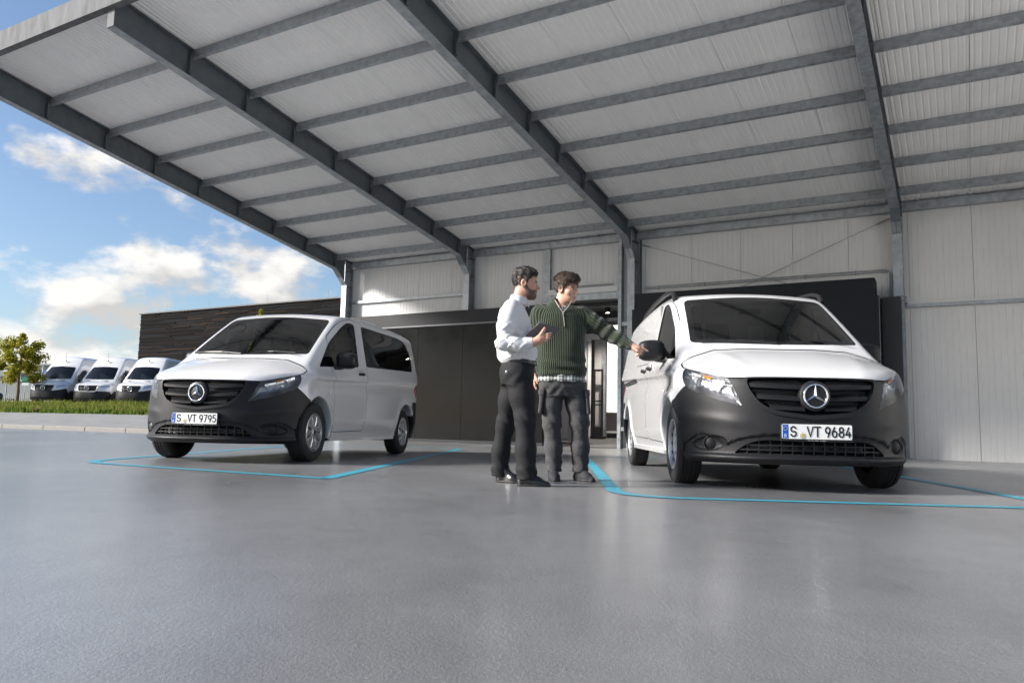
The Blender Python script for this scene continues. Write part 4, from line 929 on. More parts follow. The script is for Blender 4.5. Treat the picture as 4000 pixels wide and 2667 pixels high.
def head_sdf(P, ears=True):
    ay = np.abs(P[:, 1]); Q = np.stack([P[:, 0], ay, P[:, 2]], 1)
    f = smin(ell(P, (-.012, 0, .042), (.099, .077, .088)), ell(P, (.020, 0, -.030), (.073, .062, .095)), .03)
    f = smin(f, ell(P, (.034, 0, -.082), (.052, .050, .044)), .025); f = smin(f, ell(P, (.070, 0, -.106), (.024, .026, .020)), .02)
    f = smin(f, ell(Q, (.052, .041, -.026), (.028, .026, .024)), .02); f = smin(f, cone(Q, (.080, .008, .020), (.070, .046, .022), .014, .012), .014)
    f = smax(f, -ell(Q, (.101, .033, .002), (.020, .020, .013)), .012); f = smin(f, ell(Q, (.077, .032, .001), (.0125, .0155, .0125)), .003)
    f = smin(f, cone(P, (.084, 0, .012), (.112, 0, -.030), .009, .0125), .010); f = smin(f, ell(Q, (.098, .011, -.034), (.012, .008, .008)), .006)
    f = smin(f, cone(Q, (.093, 0, -.064), (.080, .022, -.068), .008, .004), .006); f = smin(f, cone(Q, (.091, 0, -.078), (.081, .018, -.076), .008, .004), .006)
    f = smax(f, -(cone(Q, (.104, 0, -.071), (.088, .024, -.071), .0028, .0022)), .003)
    if ears:
        e = ell(Q, (-.012, .080, -.006), (.023, .011, .035)); e = smax(e, -ell(Q, (-.006, .090, -.004), (.014, .008, .022)), .006); f = smin(f, e, .008)
    return f
def hair_line(x): return interp(x, [-.12, -.07, -.035, -.022, -.012, .012, .03, .055, .08, .1], [-.085, -.075, -.035, -.005, .0, .0, .035, .058, .074, .080])
def frame_fn(fn, c, fwd, up_tilt=0.0, roll=0.0, s=1.0):
    """evaluate fn in head-local coordinates (forward x, left y, up z)"""
    f = Vector((fwd[0], fwd[1], 0)).normalized(); M = Matrix((f, Vector((-f.y, f.x, 0)), Vector((0, 0, 1)))).transposed() @ Matrix.Rotation(-up_tilt, 3, 'Y') @ Matrix.Rotation(roll, 3, 'X')
    A = np.array(M); c = np.array(c); return (lambda P: fn((P-c)@A/s)*s), A, c
def join(parts):
    V = []; N_ = []; T = []; o = 0
    for v, q, n in parts: V.append(v); N_.append(n); T.append(tris(q)+o); o += len(v)
    return np.concatenate(V), np.concatenate(N_), np.concatenate(T)
M_SKIN = mat('skin', (.50, .275, .19), .52, var=.10, vscale=55, sss=.12, bump=.06, bscale=180); M_SKINB = mat('fair_skin', (.54, .31, .225), .5, var=.10, vscale=55, sss=.12)
M_LIP = mat('lips', (.43, .20, .155), .45); M_EYE = mat('eye_dark', (.03, .02, .015), .2)
M_HAIRA = mat('black_brown_hair', (.022, .015, .012), .5, var=.5, vscale=120, bump=.9, bscale=150, stretch=(1, 1, .35)); M_HAIRB = mat('brown_hair', (.055, .032, .020), .48, var=.5, vscale=110, bump=.9, bscale=130, stretch=(.4, 1, 1))
M_BEARD = mat('short_beard', (.115, .070, .050), .8, var=.5, vscale=250)
M_SHIRT = mat('white_shirt_cotton', (.60, .60, .608), .8, bump=.3, bscale=12, bdist=.02, var=.02, vscale=40); M_TROU = mat('charcoal_suit_cloth', (.0105, .0105, .012), .8, spec=.3, bump=.3, bscale=11, bdist=.02, var=.12, vscale=200)
M_CARGO = mat('grey_cargo_cloth', (.062, .061, .063), .9, spec=.25, bump=.5, bscale=14, bdist=.025, var=.18, vscale=60); M_SHOE = mat('black_leather', (.010, .010, .011), .28, coat=.2); M_SHOEB = mat('navy_suede', (.014, .015, .020), .8)
def knit():
    m = bpy.data.materials.new('green_ribbed_knit'); m.use_nodes = True; nt = m.node_tree; b = nt.nodes['Principled BSDF']; N = nt.nodes.new; L = nt.links.new
    at = N('ShaderNodeAttribute'); at.attribute_name = 'rib'; w = N('ShaderNodeMath'); w.operation = 'SINE'; L(at.outputs['Fac'], w.inputs[0])
    r = N('ShaderNodeMapRange'); r.inputs['From Min'].default_value = -1; L(w.outputs[0], r.inputs['Value'])
    v = N('ShaderNodeMix'); v.data_type = 'RGBA'; v.inputs[6].default_value = (.007, .013, .006, 1); v.inputs[7].default_value = (.036, .052, .026, 1); L(r.outputs[0], v.inputs[0]); L(v.outputs[2], b.inputs['Base Color'])
    b.inputs['Roughness'].default_value = .95; b.inputs['Sheen Weight'].default_value = .15
    bp = N('ShaderNodeBump'); bp.inputs['Strength'].default_value = .8; bp.inputs['Distance'].default_value = .008; L(r.outputs[0], bp.inputs['Height']); L(bp.outputs[0], b.inputs['Normal']); return m
M_KNIT = knit()
def plaid():
    m = bpy.data.materials.new('plaid_flannel'); m.use_nodes = True; nt = m.node_tree; b = nt.nodes['Principled BSDF']; N = nt.nodes.new; L = nt.links.new
    tc = N('ShaderNodeTexCoord'); acc = None
    for d, sc in (('X', 22), ('Z', 22)):
        w = N('ShaderNodeTexWave'); w.bands_direction = d; w.inputs['Scale'].default_value = sc*.5; L(tc.outputs['Object'], w.inputs['Vector'])
        if acc is None: acc = w.outputs['Fac']
        else:
            a = N('ShaderNodeMath'); a.operation = 'ADD'; L(acc, a.inputs[0]); L(w.outputs['Fac'], a.inputs[1]); acc = a.outputs[0]
    cr = N('ShaderNodeValToRGB'); cr.color_ramp.elements[0].position = .15; cr.color_ramp.elements[0].color = (.05, .07, .075, 1); cr.color_ramp.elements[1].position = .8; cr.color_ramp.elements[1].color = (.50, .50, .48, 1)
    h = N('ShaderNodeMath'); h.operation = 'MULTIPLY'; h.inputs[1].default_value = .5; L(acc, h.inputs[0]); L(h.outputs[0], cr.inputs[0]); L(cr.outputs[0], b.inputs['Base Color']); b.inputs['Roughness'].default_value = .9; return m
M_PLAID = plaid()

def person(label, loc):
    return tag(link('person', None, None, loc), label, 'person')
def garment(name, fn, lo, hi, h, m, parent, rib=None):
    V, Q, Nn = nets(fn, lo, hi, h, 2); me = np_mesh(name, V, Q, m, Nn)
    if rib is not None:
        a = me.attributes.new('rib', 'FLOAT', 'POINT'); a.data.foreach_set('value', rib(V).astype(np.float32))
    return link(name, me, parent)
def skin_body(root, m, headfn, hc, hands, lowfn, lo, hi, A, c, s):
    """one continuous body mesh: figure under the clothes, head and hands at finer resolution"""
    parts = [nets(headfn, hc-np.array([.17, .17, .24])*s, hc+np.array([.17, .17, .16])*s, .0045, 2)]
    for fn, l, hgt in hands: parts.append(nets(fn, l, hgt, .0042, 2))
    parts.append(nets(lowfn, lo, hi, .014, 1))
    V, N_, T = join(parts); mi = np.zeros(len(T), np.int32)
    q = ((V[T].mean(1)-c)@A)/s; lip = (q[:, 0] > .079) & (np.abs(q[:, 1]) < .023) & (q[:, 2] < -.057) & (q[:, 2] > -.087); mi[lip] = 1
    eye = (np.abs(np.abs(q[:, 1])-.032) < .0075) & (np.abs(q[:, 2]-.001) < .0048) & (q[:, 0] > .082); mi[eye] = 2
    return link('body', np_mesh('body', V, T, [m, M_LIP, M_EYE], N_, True, mi), root)

# ---------------- man with the tablet (faces right)
pa = person('dark-haired bearded man in white shirt and charcoal trousers holding a tablet', (.10, 6.20, 0))
hA, AA, cA = frame_fn(head_sdf, (-.002, 0, 1.592), (1, -.06), R(-3), 0, .955)
neckA = [((-.035, 0, 1.52), .056), ((-.062, 0, 1.42), .060), ((-.085, 0, 1.36), .08)]
def a_head(P): return smin(hA(P), chain(P, neckA), .03)
def hx(px, py): return (.051+(px-375)*.00119, 1.086-(py-560)*.00122)
def hp(px, py, y): x, z = hx(px, py); return (x, y, z)
def a_rhand(P):
    f = chain(P, [((.005, -.272, 1.082), .030), (hp(388, 556, -.282), .029), (hp(425, 536, -.290), .030)], .02)
    f = smin(f, cone(P, hp(428, 540, -.285), hp(448, 526, -.288), .027, .024), .02)
    for pts in (((450, 512), (474, 504), (497, 496)), ((452, 524), (478, 516), (494, 512)), ((448, 536), (472, 531), (488, 529)), ((440, 546), (460, 546), (474, 546))):
        r = .0100 if pts[0][1] < 540 else .0085
        f = smin(f, chain(P, [(hp(*pts[0], -.292), r*1.1), (hp(*pts[1], -.300), r), (hp(*pts[2], -.286), r*.82)], .004), .005)
    f = smin(f, chain(P, [(hp(408, 535, -.297), .016), (hp(436, 502, -.302), .0125), (hp(446, 484, -.300), .0115), (hp(456, 466, -.290), .0095)], .008), .010)
    return f
def a_low(P):
    f = stack(P, [.84, .95, 1.1, 1.25, 1.36, 1.42], [-.05, -.05, -.06, -.08, -.09, -.08], [0]*6, [.11, .10, .10, .10, .08, .06], [.13, .13, .13, .15, .15, .08])
    for s_, hip, kn, an in ((-1, (-.05, -.08, .88), (.02, -.12, .50), (.02, -.13, .06)), (1, (-.05, .08, .88), (-.12, .15, .47), (-.17, .19, .07))): f = smin(f, chain(P, [(hip, .08), (kn, .05), (an, .038)], .03), .04)
    f = smin(f, chain(P, [((-.10, -.17, 1.35), .05), ((-.165, -.235, 1.085), .036), ((.01, -.272, 1.083), .030)], .02), .04)
    f = smin(f, chain(P, [((-.10, .17, 1.35), .05), ((-.14, .22, 1.08), .036), ((-.06, .20, .86), .028)], .02), .04)
    return smin(f, chain(P, neckA[1:]), .04)
skin_body(pa, M_SKIN, a_head, cA, [(a_rhand, (-.03, -.35, 1.02), (.24, -.22, 1.26))], a_low, (-.32, -.36, 0.02), (.16, .34, 1.46), AA, cA, .955)
def a_hair(P):
    q = (P-cA)@AA/.955; x, y, z = q[:, 0], q[:, 1], q[:, 2]
    th = .003+.017*sstep(.05, .11, z)+.010*sstep(.02, .09, x)*sstep(.07, .1, z)
    cr = smin(ell(q, (-.012, 0, .042), (.099, .077, .088)), ell(q, (.020, 0, -.030), (.073, .062, .095)), .03)-th+.0030*np.sin(x*95+z*40+2.2*np.sin(y*60+z*30))+.0022*np.sin(y*120+x*50+1.7*np.sin(z*75))+.0016*np.sin(z*190+x*140+2*np.sin(y*90))
    return smax(cr, (hair_line(x)-z), .008)*.955
def a_beard(P):
    q = (P-cA)@AA/.955; x, y, z = q[:, 0], np.abs(q[:, 1]), q[:, 2]
    f = head_sdf(q, False)-.0045+.0010*np.sin(x*400)*np.sin(z*420)
    edge = interp(x, [-.03, -.012, .012, .03, .06, .078, .1], [-.02, .02, -.005, -.040, -.058, -.052, -.045])
    f = smax(f, z-edge, .006); f = smax(f, -.022-x+.0*z, .006); f = smax(f, -.135-z, .01)
    return smax(f, -(cone(np.stack([x, y, z], 1), (.10, 0, -.072), (.086, .021, -.072), .010, .007)), .003)*.955
ha = garment('hair', a_hair, cA-.15, cA+.17, .005, M_HAIRA, pa)
garment('beard', a_beard, cA-.16, cA+.12, .0045, M_BEARD, pa)
def strands(root, hair, c, A, s, flow, n, m, seed, ln=(.022, .045), lift=.007):
    me = hair.data; V = np.empty(len(me.vertices)*3, np.float32); me.vertices.foreach_get('co', V); V = V.reshape(-1, 3).astype(float); r = np.random.default_rng(seed); out = []; F = []; o = 0
    q = (V-c)@A/s; g = V-(c+A@np.array([-.012, 0, .03])*s); N_ = g/np.linalg.norm(g, axis=1)[:, None]
    ids = r.choice(len(V), n)
    for i in ids:
        x, y, z = q[i]; f = A@np.array(flow(x, y, z)); f = f+r.normal(size=3)*.28; t = f-N_[i]*(f@N_[i]); t /= max(np.linalg.norm(t), 1e-6); b = np.cross(N_[i], t)*.0016; L_ = ln[0]+(ln[1]-ln[0])*r.random(); lf = lift*r.random()
        p0 = V[i]-N_[i]*.003; p1 = V[i]+t*L_*.5+N_[i]*lf; p2 = V[i]+t*L_+N_[i]*(lf*.5-.002); out += [p0-b, p0+b, p1+b, p1-b, p2]; F += [(o, o+1, o+2), (o, o+2, o+3), (o+3, o+2, o+4)]; o += 5
    h = link('hair_strands', np_mesh('hair_strands', np.array(out), np.array(F), m, None, False), hair); h['kind'] = 'stuff'
def brows(root, A, c, s, m, name='eyebrows'):
    fn = lambda P: (lambda q: cone(np.stack([q[:, 0], np.abs(q[:, 1]), q[:, 2]], 1), (.094, .016, .019), (.083, .047, .022), .0052, .0036))((P-c)@A/s)*s
    garment(name, fn, c+A@np.array([.09, 0, .02])-.06, c+A@np.array([.09, 0, .02])+.06, .0035, m, root)
brows(pa, AA, cA, .955, M_HAIRA); strands(pa, ha, cA, AA, .955, lambda x, y, z: (.75, y*4, .8) if z > .08 else (-.35, 0, -1), 2600, M_HAIRA, 4, (.012, .026), .005)
def a_shirt(P):
    zs = [.945, .97, 1.00, 1.05, 1.12, 1.22, 1.31, 1.38, 1.425, 1.45]
    fr_ = [.085, .098, .106, .104, .090, .062, .038, .005, -.018, -.03]; bk = [-.175, -.20, -.222, -.226, -.220, -.212, -.222, -.205, -.155, -.12]
    hw = [.165, .180, .192, .195, .195, .20, .208, .195, .125, .08]
    f = stack(P, zs, [(a+b)/2 for a, b in zip(fr_, bk)], [0]*10, [(a-b)/2 for a, b in zip(fr_, bk)], hw, 2.4)
    arm = chain(P, [((-.105, -.165, 1.372), .072), ((-.15, -.215, 1.22), .068), ((-.165, -.245, 1.085), .058), ((-.07, -.265, 1.075), .054), ((.035, -.275, 1.086), .042)], .03)
    arm2 = chain(P, [((-.10, .165, 1.372), .072), ((-.14, .23, 1.09), .058), ((-.06, .21, .90), .044)], .03)
    f = smin(smin(f, arm, .035), arm2, .035)
    f = smax(f, -cone(P, (-.055, 0, 1.38), (-.03, 0, 1.55), .052, .075), .012)
    fold = .0045*np.sin(P[:, 2]*55+P[:, 0]*42+np.sin(P[:, 1]*20)*2)*sstep(.05, -.12, P[:, 1])*np.exp(-((P[:, 2]-1.09)/.11)**2)+.004*np.sin(P[:, 0]*30-P[:, 2]*38+P[:, 1]*9)*sstep(1.25, 1.0, P[:, 2])+.0018*wob(P, 26)
    def crease_(u, p_=4): return (1-np.abs(np.sin(u)))**p_
    tz = P[:, 2]; fold = fold+.0065*crease_(P[:, 0]*21+tz*27+1.5*np.sin(P[:, 1]*14))*sstep(1.0, 1.06, tz)*sstep(1.30, 1.2, tz)+.006*crease_(tz*34-P[:, 0]*30+np.sin(P[:, 1]*18)+.6)*sstep(-.14, -.2, P[:, 1])*sstep(1.34, 1.2, tz)
    return f-fold+.003
garment('shirt', a_shirt, (-.32, -.38, .93), (.16, .36, 1.48), .0088, M_SHIRT, pa)
def a_collar(P):
    a = np.array([-.062, 0, 1.425]); u = np.array([.22, 0, .975]); q = P-a; h_ = q@u; rad = np.linalg.norm(q-np.outer(h_, u), axis=1); ang = np.arctan2(np.abs(P[:, 1]), P[:, 0]+.03)
    top = .062-.020*np.exp(-(ang/.5)**2); r = np.abs(rad-(.068-.10*(h_-.02)))-.006; d = smax(r, np.abs(h_-top/2-.002)-top/2, .004)
    return np.minimum(d, cone(np.stack([P[:, 0], np.abs(P[:, 1]), P[:, 2]], 1), (.006, .014, 1.462), (.030, .040, 1.405), .010, .004))
garment('collar', a_collar, (-.18, -.12, 1.37), (.06, .12, 1.53), .006, M_SHIRT, pa)
m_ = MB(); m_.tube([(.012, -.274, 1.083), (.058, -.277, 1.089)], [.046, .041], 16); m_.build('cuff', M_SHIRT, pa, smooth=60)
def a_trousers(P):
    zs = [.78, .85, .90, .95, .975]; f = stack(P, zs, [-.055, -.06, -.055, -.045, -.043], [0]*5, [.120, .138, .138, .132, .131], [.165, .175, .17, .163, .160], 2.3)
    r = chain(P, [((-.045, -.085, .86), .108), ((-.01, -.105, .68), .095), ((.018, -.122, .51), .078), ((.024, -.135, .28), .074), ((.036, -.140, .065), .080)], .05)
    l = chain(P, [((-.055, .085, .86), .108), ((-.10, .12, .66), .092), ((-.135, .155, .47), .072), ((-.170, .19, .25), .067), ((-.172, .20, .065), .072)], .05)
    f = smin(smin(f, r, .045), l, .045); f = smax(f, .048-P[:, 2], .006)
    fold = .0055*np.sin(P[:, 2]*66+P[:, 0]*45+2*np.sin(P[:, 1]*30))*np.exp(-((P[:, 2]-.11)/.07)**2)+.0035*np.sin(P[:, 2]*70+P[:, 0]*75)*np.exp(-((P[:, 2]-.50)/.05)**2)+.003*np.sin(P[:, 2]*44-P[:, 0]*60)*np.exp(-((P[:, 2]-.82)/.05)**2)+.0012*wob(P, 17, 1)
    return f-fold
garment('trousers', a_trousers, (-.30, -.26, .03), (.18, .31, 1.0), .010, M_TROU, pa)
def a_belt(P):
    zc = .962-.11*(P[:, 0]+.04); f = stack(np.stack([P[:, 0], P[:, 1], P[:, 2]*0], 1), [-1, 1], [-.043, -.043], [0, 0], [.139, .139], [.169, .169], 2.3); return smax(np.abs(f)-.005, np.abs(P[:, 2]-zc)-.017, .003)
garment('belt', a_belt, (-.21, -.20, .90), (.13, .20, 1.02), .007, mat('black_belt_leather', (.010, .010, .011), .3), pa)
m_ = MB(); m_.box(-.012, .012, -.004, .004, -.02, .02); m_.build('belt_buckle', mat('dark_buckle', (.05, .05, .055), .3, metal=.8), pa, (.092, -.045, .947), (0, 0, R(75)))
def shoe(P, heel, toe, h=.055, w=.040):
    heel = np.array(heel, float); toe = np.array(toe, float); f = cone(P, (*heel, .028), (*(heel*.35+toe*.65), .026), w*.95, w*1.08); f = smin(f, cone(P, (*(heel*.4+toe*.6), .024), (*toe, .016), w, w*.62), .02)
    f = smin(f, cone(P, (*heel, .04), (*(heel*.8+toe*.2), .10), w*.95, w*.95), .03); f = smin(f, cone(P, (*(heel*.72+toe*.28), .08), (*(heel*.45+toe*.55), .045), w*.8, w*.8), .03)
    return smax(f, .002-P[:, 2], .004)
def sole(P, heel, toe, w=.046):
    heel = np.array(heel, float); toe = np.array(toe, float); Q = P*np.array([1, 1, 0]); f = cone(Q, (*heel, 0), (*(heel*.35+toe*.65), 0), w*.88, w); f = smin(f, cone(Q, (*(heel*.4+toe*.6), 0), (*toe, 0), w*.95, w*.62), .02)
    return smax(f, np.abs(P[:, 2]-.010)-.0095, .004)
def shoes(root, sets, m, ms, w=.040):
    for heel, toe in sets:
        lo = np.minimum(heel, toe)-.075; hi = np.maximum(heel, toe)+.075
        o = garment('shoe', lambda P: shoe(P, heel, toe, w=w), (*lo, -.006), (*hi, .16), .0075, m, root); garment('sole', lambda P: sole(P, heel, toe, w+.007), (*lo, -.01), (*hi, .04), .0075, ms, o)
M_SOLE = mat('shoe_sole', (.008, .008, .008), .6)
shoes(pa, [((.002, -.135), (.195, -.165)), ((-.165, .20), (.005, .10))], M_SHOE, M_SOLE, .038)
for (x, y, z, r) in ((-.137, -.165, .87, .011),):
    m_ = MB(); m_.lathe([(0, .004), (r*.6, .004), (r, 0)], 12, 'Y'); m_.build('pocket_button', mat('pale_button', (.5, .5, .5), .4), pa, (x, y-.012, z), (0, 0, math.pi), smooth=50)
# tablet in its grey folio (held, so a thing of its own)
TLc, e1, e2 = Vector((.108, -.235, 1.253)), Vector((.167, .100, -.034)), Vector((-.103, .045, -.104)); nrm = e1.cross(e2).normalized()
if nrm.y > 0: nrm = -nrm
tb = thing('tablet', 'dark grey tablet in a folio cover held by the man in the white shirt', 'tablet', tuple(Vector((.10, 6.20, 0))+TLc+e1/2+e2/2))
M_FOLIO = mat('grey_folio', (.115, .112, .118), .7, bump=.15, bscale=300); M_SCREEN = mat('tablet_screen', (.01, .01, .012), .08)
def slab_(o0, d0, d1, n0, n1, m, name, inset=0.0):
    k = MB(); a, b = e1*(.5-inset), e2*(.5-inset); q = [-a-b, a-b, a+b, -a+b]; k.hexa([p+nrm*n0 for p in q]+[p+nrm*n1 for p in q]); o = k.build(name, m, tb); bv = o.modifiers.new('b', 'BEVEL'); bv.width = .0035; bv.segments = 2; return o
slab_(0, 0, 0, -.0015, .0045, M_FOLIO, 'folio_cover'); slab_(0, 0, 0, -.008, -.0017, mat('tablet_body', (.05, .05, .055), .35, metal=.6), 'tablet_body', .012); slab_(0, 0, 0, -.0092, -.0082, M_SCREEN, 'screen', .04)
for t in (-.17, .17):
    k = MB(); c_ = e2*t; k.beam(c_-e1*.49+nrm*.0044, c_+e1*.49+nrm*.0044, .002, .0012, tuple(nrm)); k.build('cover_fold', M_BLACK, tb)

# ---------------- man in the green jumper (faces the camera, looks and points right)
pb = person('brown-haired man in dark green zip jumper and grey cargo trousers pointing right', (.50, 6.80, 0))
hB, AB, cB = frame_fn(head_sdf, (-.028, -.025, 1.662), (.80, -.60), R(-9), R(4), .985)
neckB = [((-.05, -.005, 1.60), .062), ((-.075, .01, 1.50), .068), ((-.08, .01, 1.42), .09)]
def b_head(P): return smin(hB(P), chain(P, neckB), .03)
def bl(px, py): return (.52+(px-1015)*.00129, 1.159-(py-580)*.00133)
def bp_(px, py, y): x, z = bl(px, py); return (x, y, z)
def b_lhand(P):
    f = chain(P, [((.50, -.140, 1.170), .031), (bp_(1022, 580, -.150), .029), (bp_(1052, 594, -.165), .031)], .02)
    f = smin(f, cone(P, bp_(1046, 600, -.16), bp_(1066, 600, -.172), .026, .024), .015)
    f = smin(f, chain(P, [(bp_(1068, 590, -.172), .0115), (bp_(1090, 596, -.178), .0105), (bp_(1121, 612, -.180), .0082)], .004), .006)      # index points
    for i, (y_, a, b, c) in enumerate(((-.176, (1070, 602), (1084, 612), (1066, 628)), (-.166, (1066, 610), (1078, 626), (1060, 636)), (-.156, (1060, 616), (1068, 634), (1052, 642)))):
        f = smin(f, chain(P, [(bp_(*a, y_), .0115), (bp_(*b, y_-.004), .0105), (bp_(*c, y_-.012), .0092)], .004), .005)
    return smin(f, chain(P, [(bp_(1034, 596, -.178), .0150), (bp_(1052, 616, -.198), .0120), (bp_(1068, 622, -.200), .0098)], .006), .008)
def b_rhand(P):
    f = chain(P, [((-.300, .0, .95), .029), ((-.300, -.004, .905), .028), ((-.297, -.008, .86), .030)], .02)
    for i, y_ in enumerate((-.040, -.018, .004, .024)): f = smin(f, chain(P, [((-.297, y_, .845), .0112), ((-.292, y_-.004, .806), .0102), ((-.276, y_-.004, .782), .0090)], .004), .006)
    return smin(f, chain(P, [((-.290, -.030, .89), .0140), ((-.275, -.048, .855), .0115), ((-.268, -.046, .826), .0098)], .006), .010)
def b_low(P):
    f = stack(P, [.80, .95, 1.1, 1.3, 1.42, 1.50], [-.06, -.06, -.07, -.08, -.08, -.08], [0]*6, [.15, .145, .15, .17, .16, .09], [.10, .10, .10, .10, .09, .07])
    for hip, kn, an in (((-.14, 0, .86), (-.135, -.01, .50), (-.115, 0, .06)), ((.03, 0, .86), (.09, -.01, .51), (.115, 0, .06))): f = smin(f, chain(P, [(hip, .08), (kn, .05), (an, .038)], .03), .04)
    f = smin(f, chain(P, [((.11, 0, 1.44), .05), ((.345, -.045, 1.27), .038), ((.50, -.14, 1.170), .030)], .02), .04)
    f = smin(f, chain(P, [((-.27, 0, 1.43), .05), ((-.315, .05, 1.17), .038), ((-.30, .0, .95), .028)], .02), .04)
    return smin(f, chain(P, neckB[1:]), .04)
skin_body(pb, M_SKINB, b_head, cB, [(b_lhand, (.45, -.25, 1.05), (.70, -.09, 1.23)), (b_rhand, (-.36, -.09, .75), (-.23, .06, 1.0))], b_low, (-.40, -.22, .02), (.56, .16, 1.54), AB, cB, .985)
def b_hair(P):
    q = (P-cB)@AB/.985; x, y, z = q[:, 0], q[:, 1], q[:, 2]
    th = .009+.016*sstep(.03, .10, z)+.014*sstep(.0, .08, x)*sstep(.05, .09, z)
    cr = smin(ell(q, (-.014, 0, .042), (.101, .080, .088)), ell(q, (.020, 0, -.030), (.070, .062, .095)), .03)-th+.0030*np.sin(y*85+x*30+2.0*np.sin(x*45+z*50))+.0020*np.sin(z*120-y*60+2.2*np.sin(x*70))+.0014*np.sin(y*210+x*80+z*60)
    hl = hair_line(x)-.012-.022*sstep(.05, .09, x)*sstep(-.045, .03, y)
    return smax(cr, (hl-z), .010)*.985
hb = garment('hair', b_hair, cB-.16, cB+.18, .005, M_HAIRB, pb); brows(pb, AB, cB, .985, M_HAIRB)
strands(pb, hb, cB, AB, .985, lambda x, y, z: (.45, -1.0, .15) if z > .06 else (-.75, 0, -.6), 2800, M_HAIRB, 5, (.025, .045), .005)
zsw = [.895, .915, .94, .965, 1.00, 1.10, 1.22, 1.34, 1.42, 1.475, 1.515, 1.55]
def b_jumper(P):
    f = stack(P, zsw, [-.062, -.062, -.062, -.064, -.066, -.068, -.070, -.076, -.080, -.080, -.078, -.075], [0]*12, [.212, .216, .214, .222, .216, .206, .210, .222, .216, .185, .120, .085], [.150, .154, .152, .160, .158, .150, .150, .150, .138, .115, .095, .080], 2.5)
    la = chain(P, [((.105, 0, 1.448), .082), ((.22, -.02, 1.365), .076), ((.345, -.045, 1.272), .067), ((.44, -.095, 1.212), .054), ((.515, -.142, 1.166), .042)], .03)
    ra = chain(P, [((-.265, .0, 1.440), .080), ((-.31, .03, 1.30), .072), ((-.325, .05, 1.17), .063), ((-.31, .02, 1.03), .054), ((-.302, .0, .955), .042)], .03)
    f = smin(smin(f, la, .05), ra, .04)
    vx = P[:, 0]+.066; opening = np.maximum(np.abs(vx)-.55*(P[:, 2]-1.435), -(P[:, 1]+.03)*0+P[:, 1]+.02); f = smax(f, -opening, .006)
    f = smax(f, -cone(P, (-.075, .0, 1.44), (-.06, -.01, 1.64), .066, .082), .010)
    fold = .006*np.sin(P[:, 2]*60+P[:, 0]*10)*np.exp(-((P[:, 2]-1.0)/.06)**2)+.006*np.sin((P[:, 0]*.8-P[:, 2]*.6)*70)*sstep(.18, .26, P[:, 0])*sstep(.50, .42, P[:, 0])+.004*wob(P, 20)
    return f-fold
def rib_coord(V):
    x, y, z = V[:, 0], V[:, 1], V[:, 2]
    torso = np.arctan2(x+.068, -y)*.205*315
    la = np.array([.46, -.15, -.31]); la /= np.linalg.norm(la); q = V-np.array([.2, -.02, 1.38]); o = q-np.outer(q@la, la); arm = np.arctan2(o[:, 2], -o[:, 1])*.066*315
    return np.where(x > .165, arm, torso)
garment('jumper', b_jumper, (-.42, -.24, .88), (.58, .20, 1.57), .0092, M_KNIT, pb, rib_coord)
def b_collar(P):
    a = np.array([-.078, .012, 1.475]); u = np.array([.08, -.06, 1.0]); u = u/np.linalg.norm(u); q = P-a; h_ = q@u; pr = q-np.outer(h_, u); rad = np.linalg.norm(pr, axis=1); ang = np.arctan2(pr[:, 0]-.005, -pr[:, 1])
    top = .118; r = np.abs(rad-(.098-.02*h_/.1))-.011; d = smax(r, np.abs(h_-.045)-.062, .012)
    gap = .10+6.2*np.maximum(h_+.01, 0); return smax(d, (gap-np.abs(ang)*1.0)*.08, .008)
garment('jumper_collar', b_collar, (-.22, -.14, 1.40), (.07, .15, 1.62), .0075, M_KNIT, pb, lambda V: np.arctan2(V[:, 0]+.078, -V[:, 1])*.10*315)
def b_shirtneck(P): 
    f = stack(P, [1.38, 1.44, 1.49, 1.535], [-.075]*4, [-.0]*4, [.16, .13, .088, .076], [.118, .105, .088, .080]); return smax(f, -cone(P, (-.075, -.02, 1.46), (-.05, -.03, 1.62), .055, .075), .008)
garment('shirt_neck', b_shirtneck, (-.26, -.14, 1.37), (.11, .14, 1.56), .0085, M_PLAID, pb)
garment('shirt_hem', lambda P: stack(P, [.845, .87, .93], [-.06]*3, [0]*3, [.212, .206, .195], [.152, .148, .140], 2.5)-.004*np.sin(P[:, 0]*60)-.003*np.sin(P[:, 0]*25+2), (-.30, -.18, .83), (.18, .18, .945), .009, M_PLAID, pb)
M_ZIP = mat('zip_metal', (.55, .50, .42), .35, metal=.9)
m_ = MB(); m_.tube([(-.066, -.139, 1.437), (-.060, -.150, 1.38), (-.052, -.152, 1.312)], .0042, 6); z_ = m_.build('zip', M_ZIP, pb); m_ = MB(); m_.box(-.007, .007, -.004, .004, -.02, .006); m_.build('zip_puller', M_ZIP, z_, (-.066, -.147, 1.43))
for x1 in (-.135, .012):
    m_ = MB(); m_.tube([(-.066, -.139, 1.437), ((-.066+x1)/2, -.122, 1.487), (x1, -.098, 1.548)], .0038, 6); m_.build('zip_edge', M_ZIP, z_)
m_ = MB(); m_.tube([(.498, -.134, 1.176), (.528, -.152, 1.158)], [.040, .037], 14); m_.build('shirt_cuff', mat('grey_blue_cuff', (.16, .19, .24), .85), pb, smooth=60)
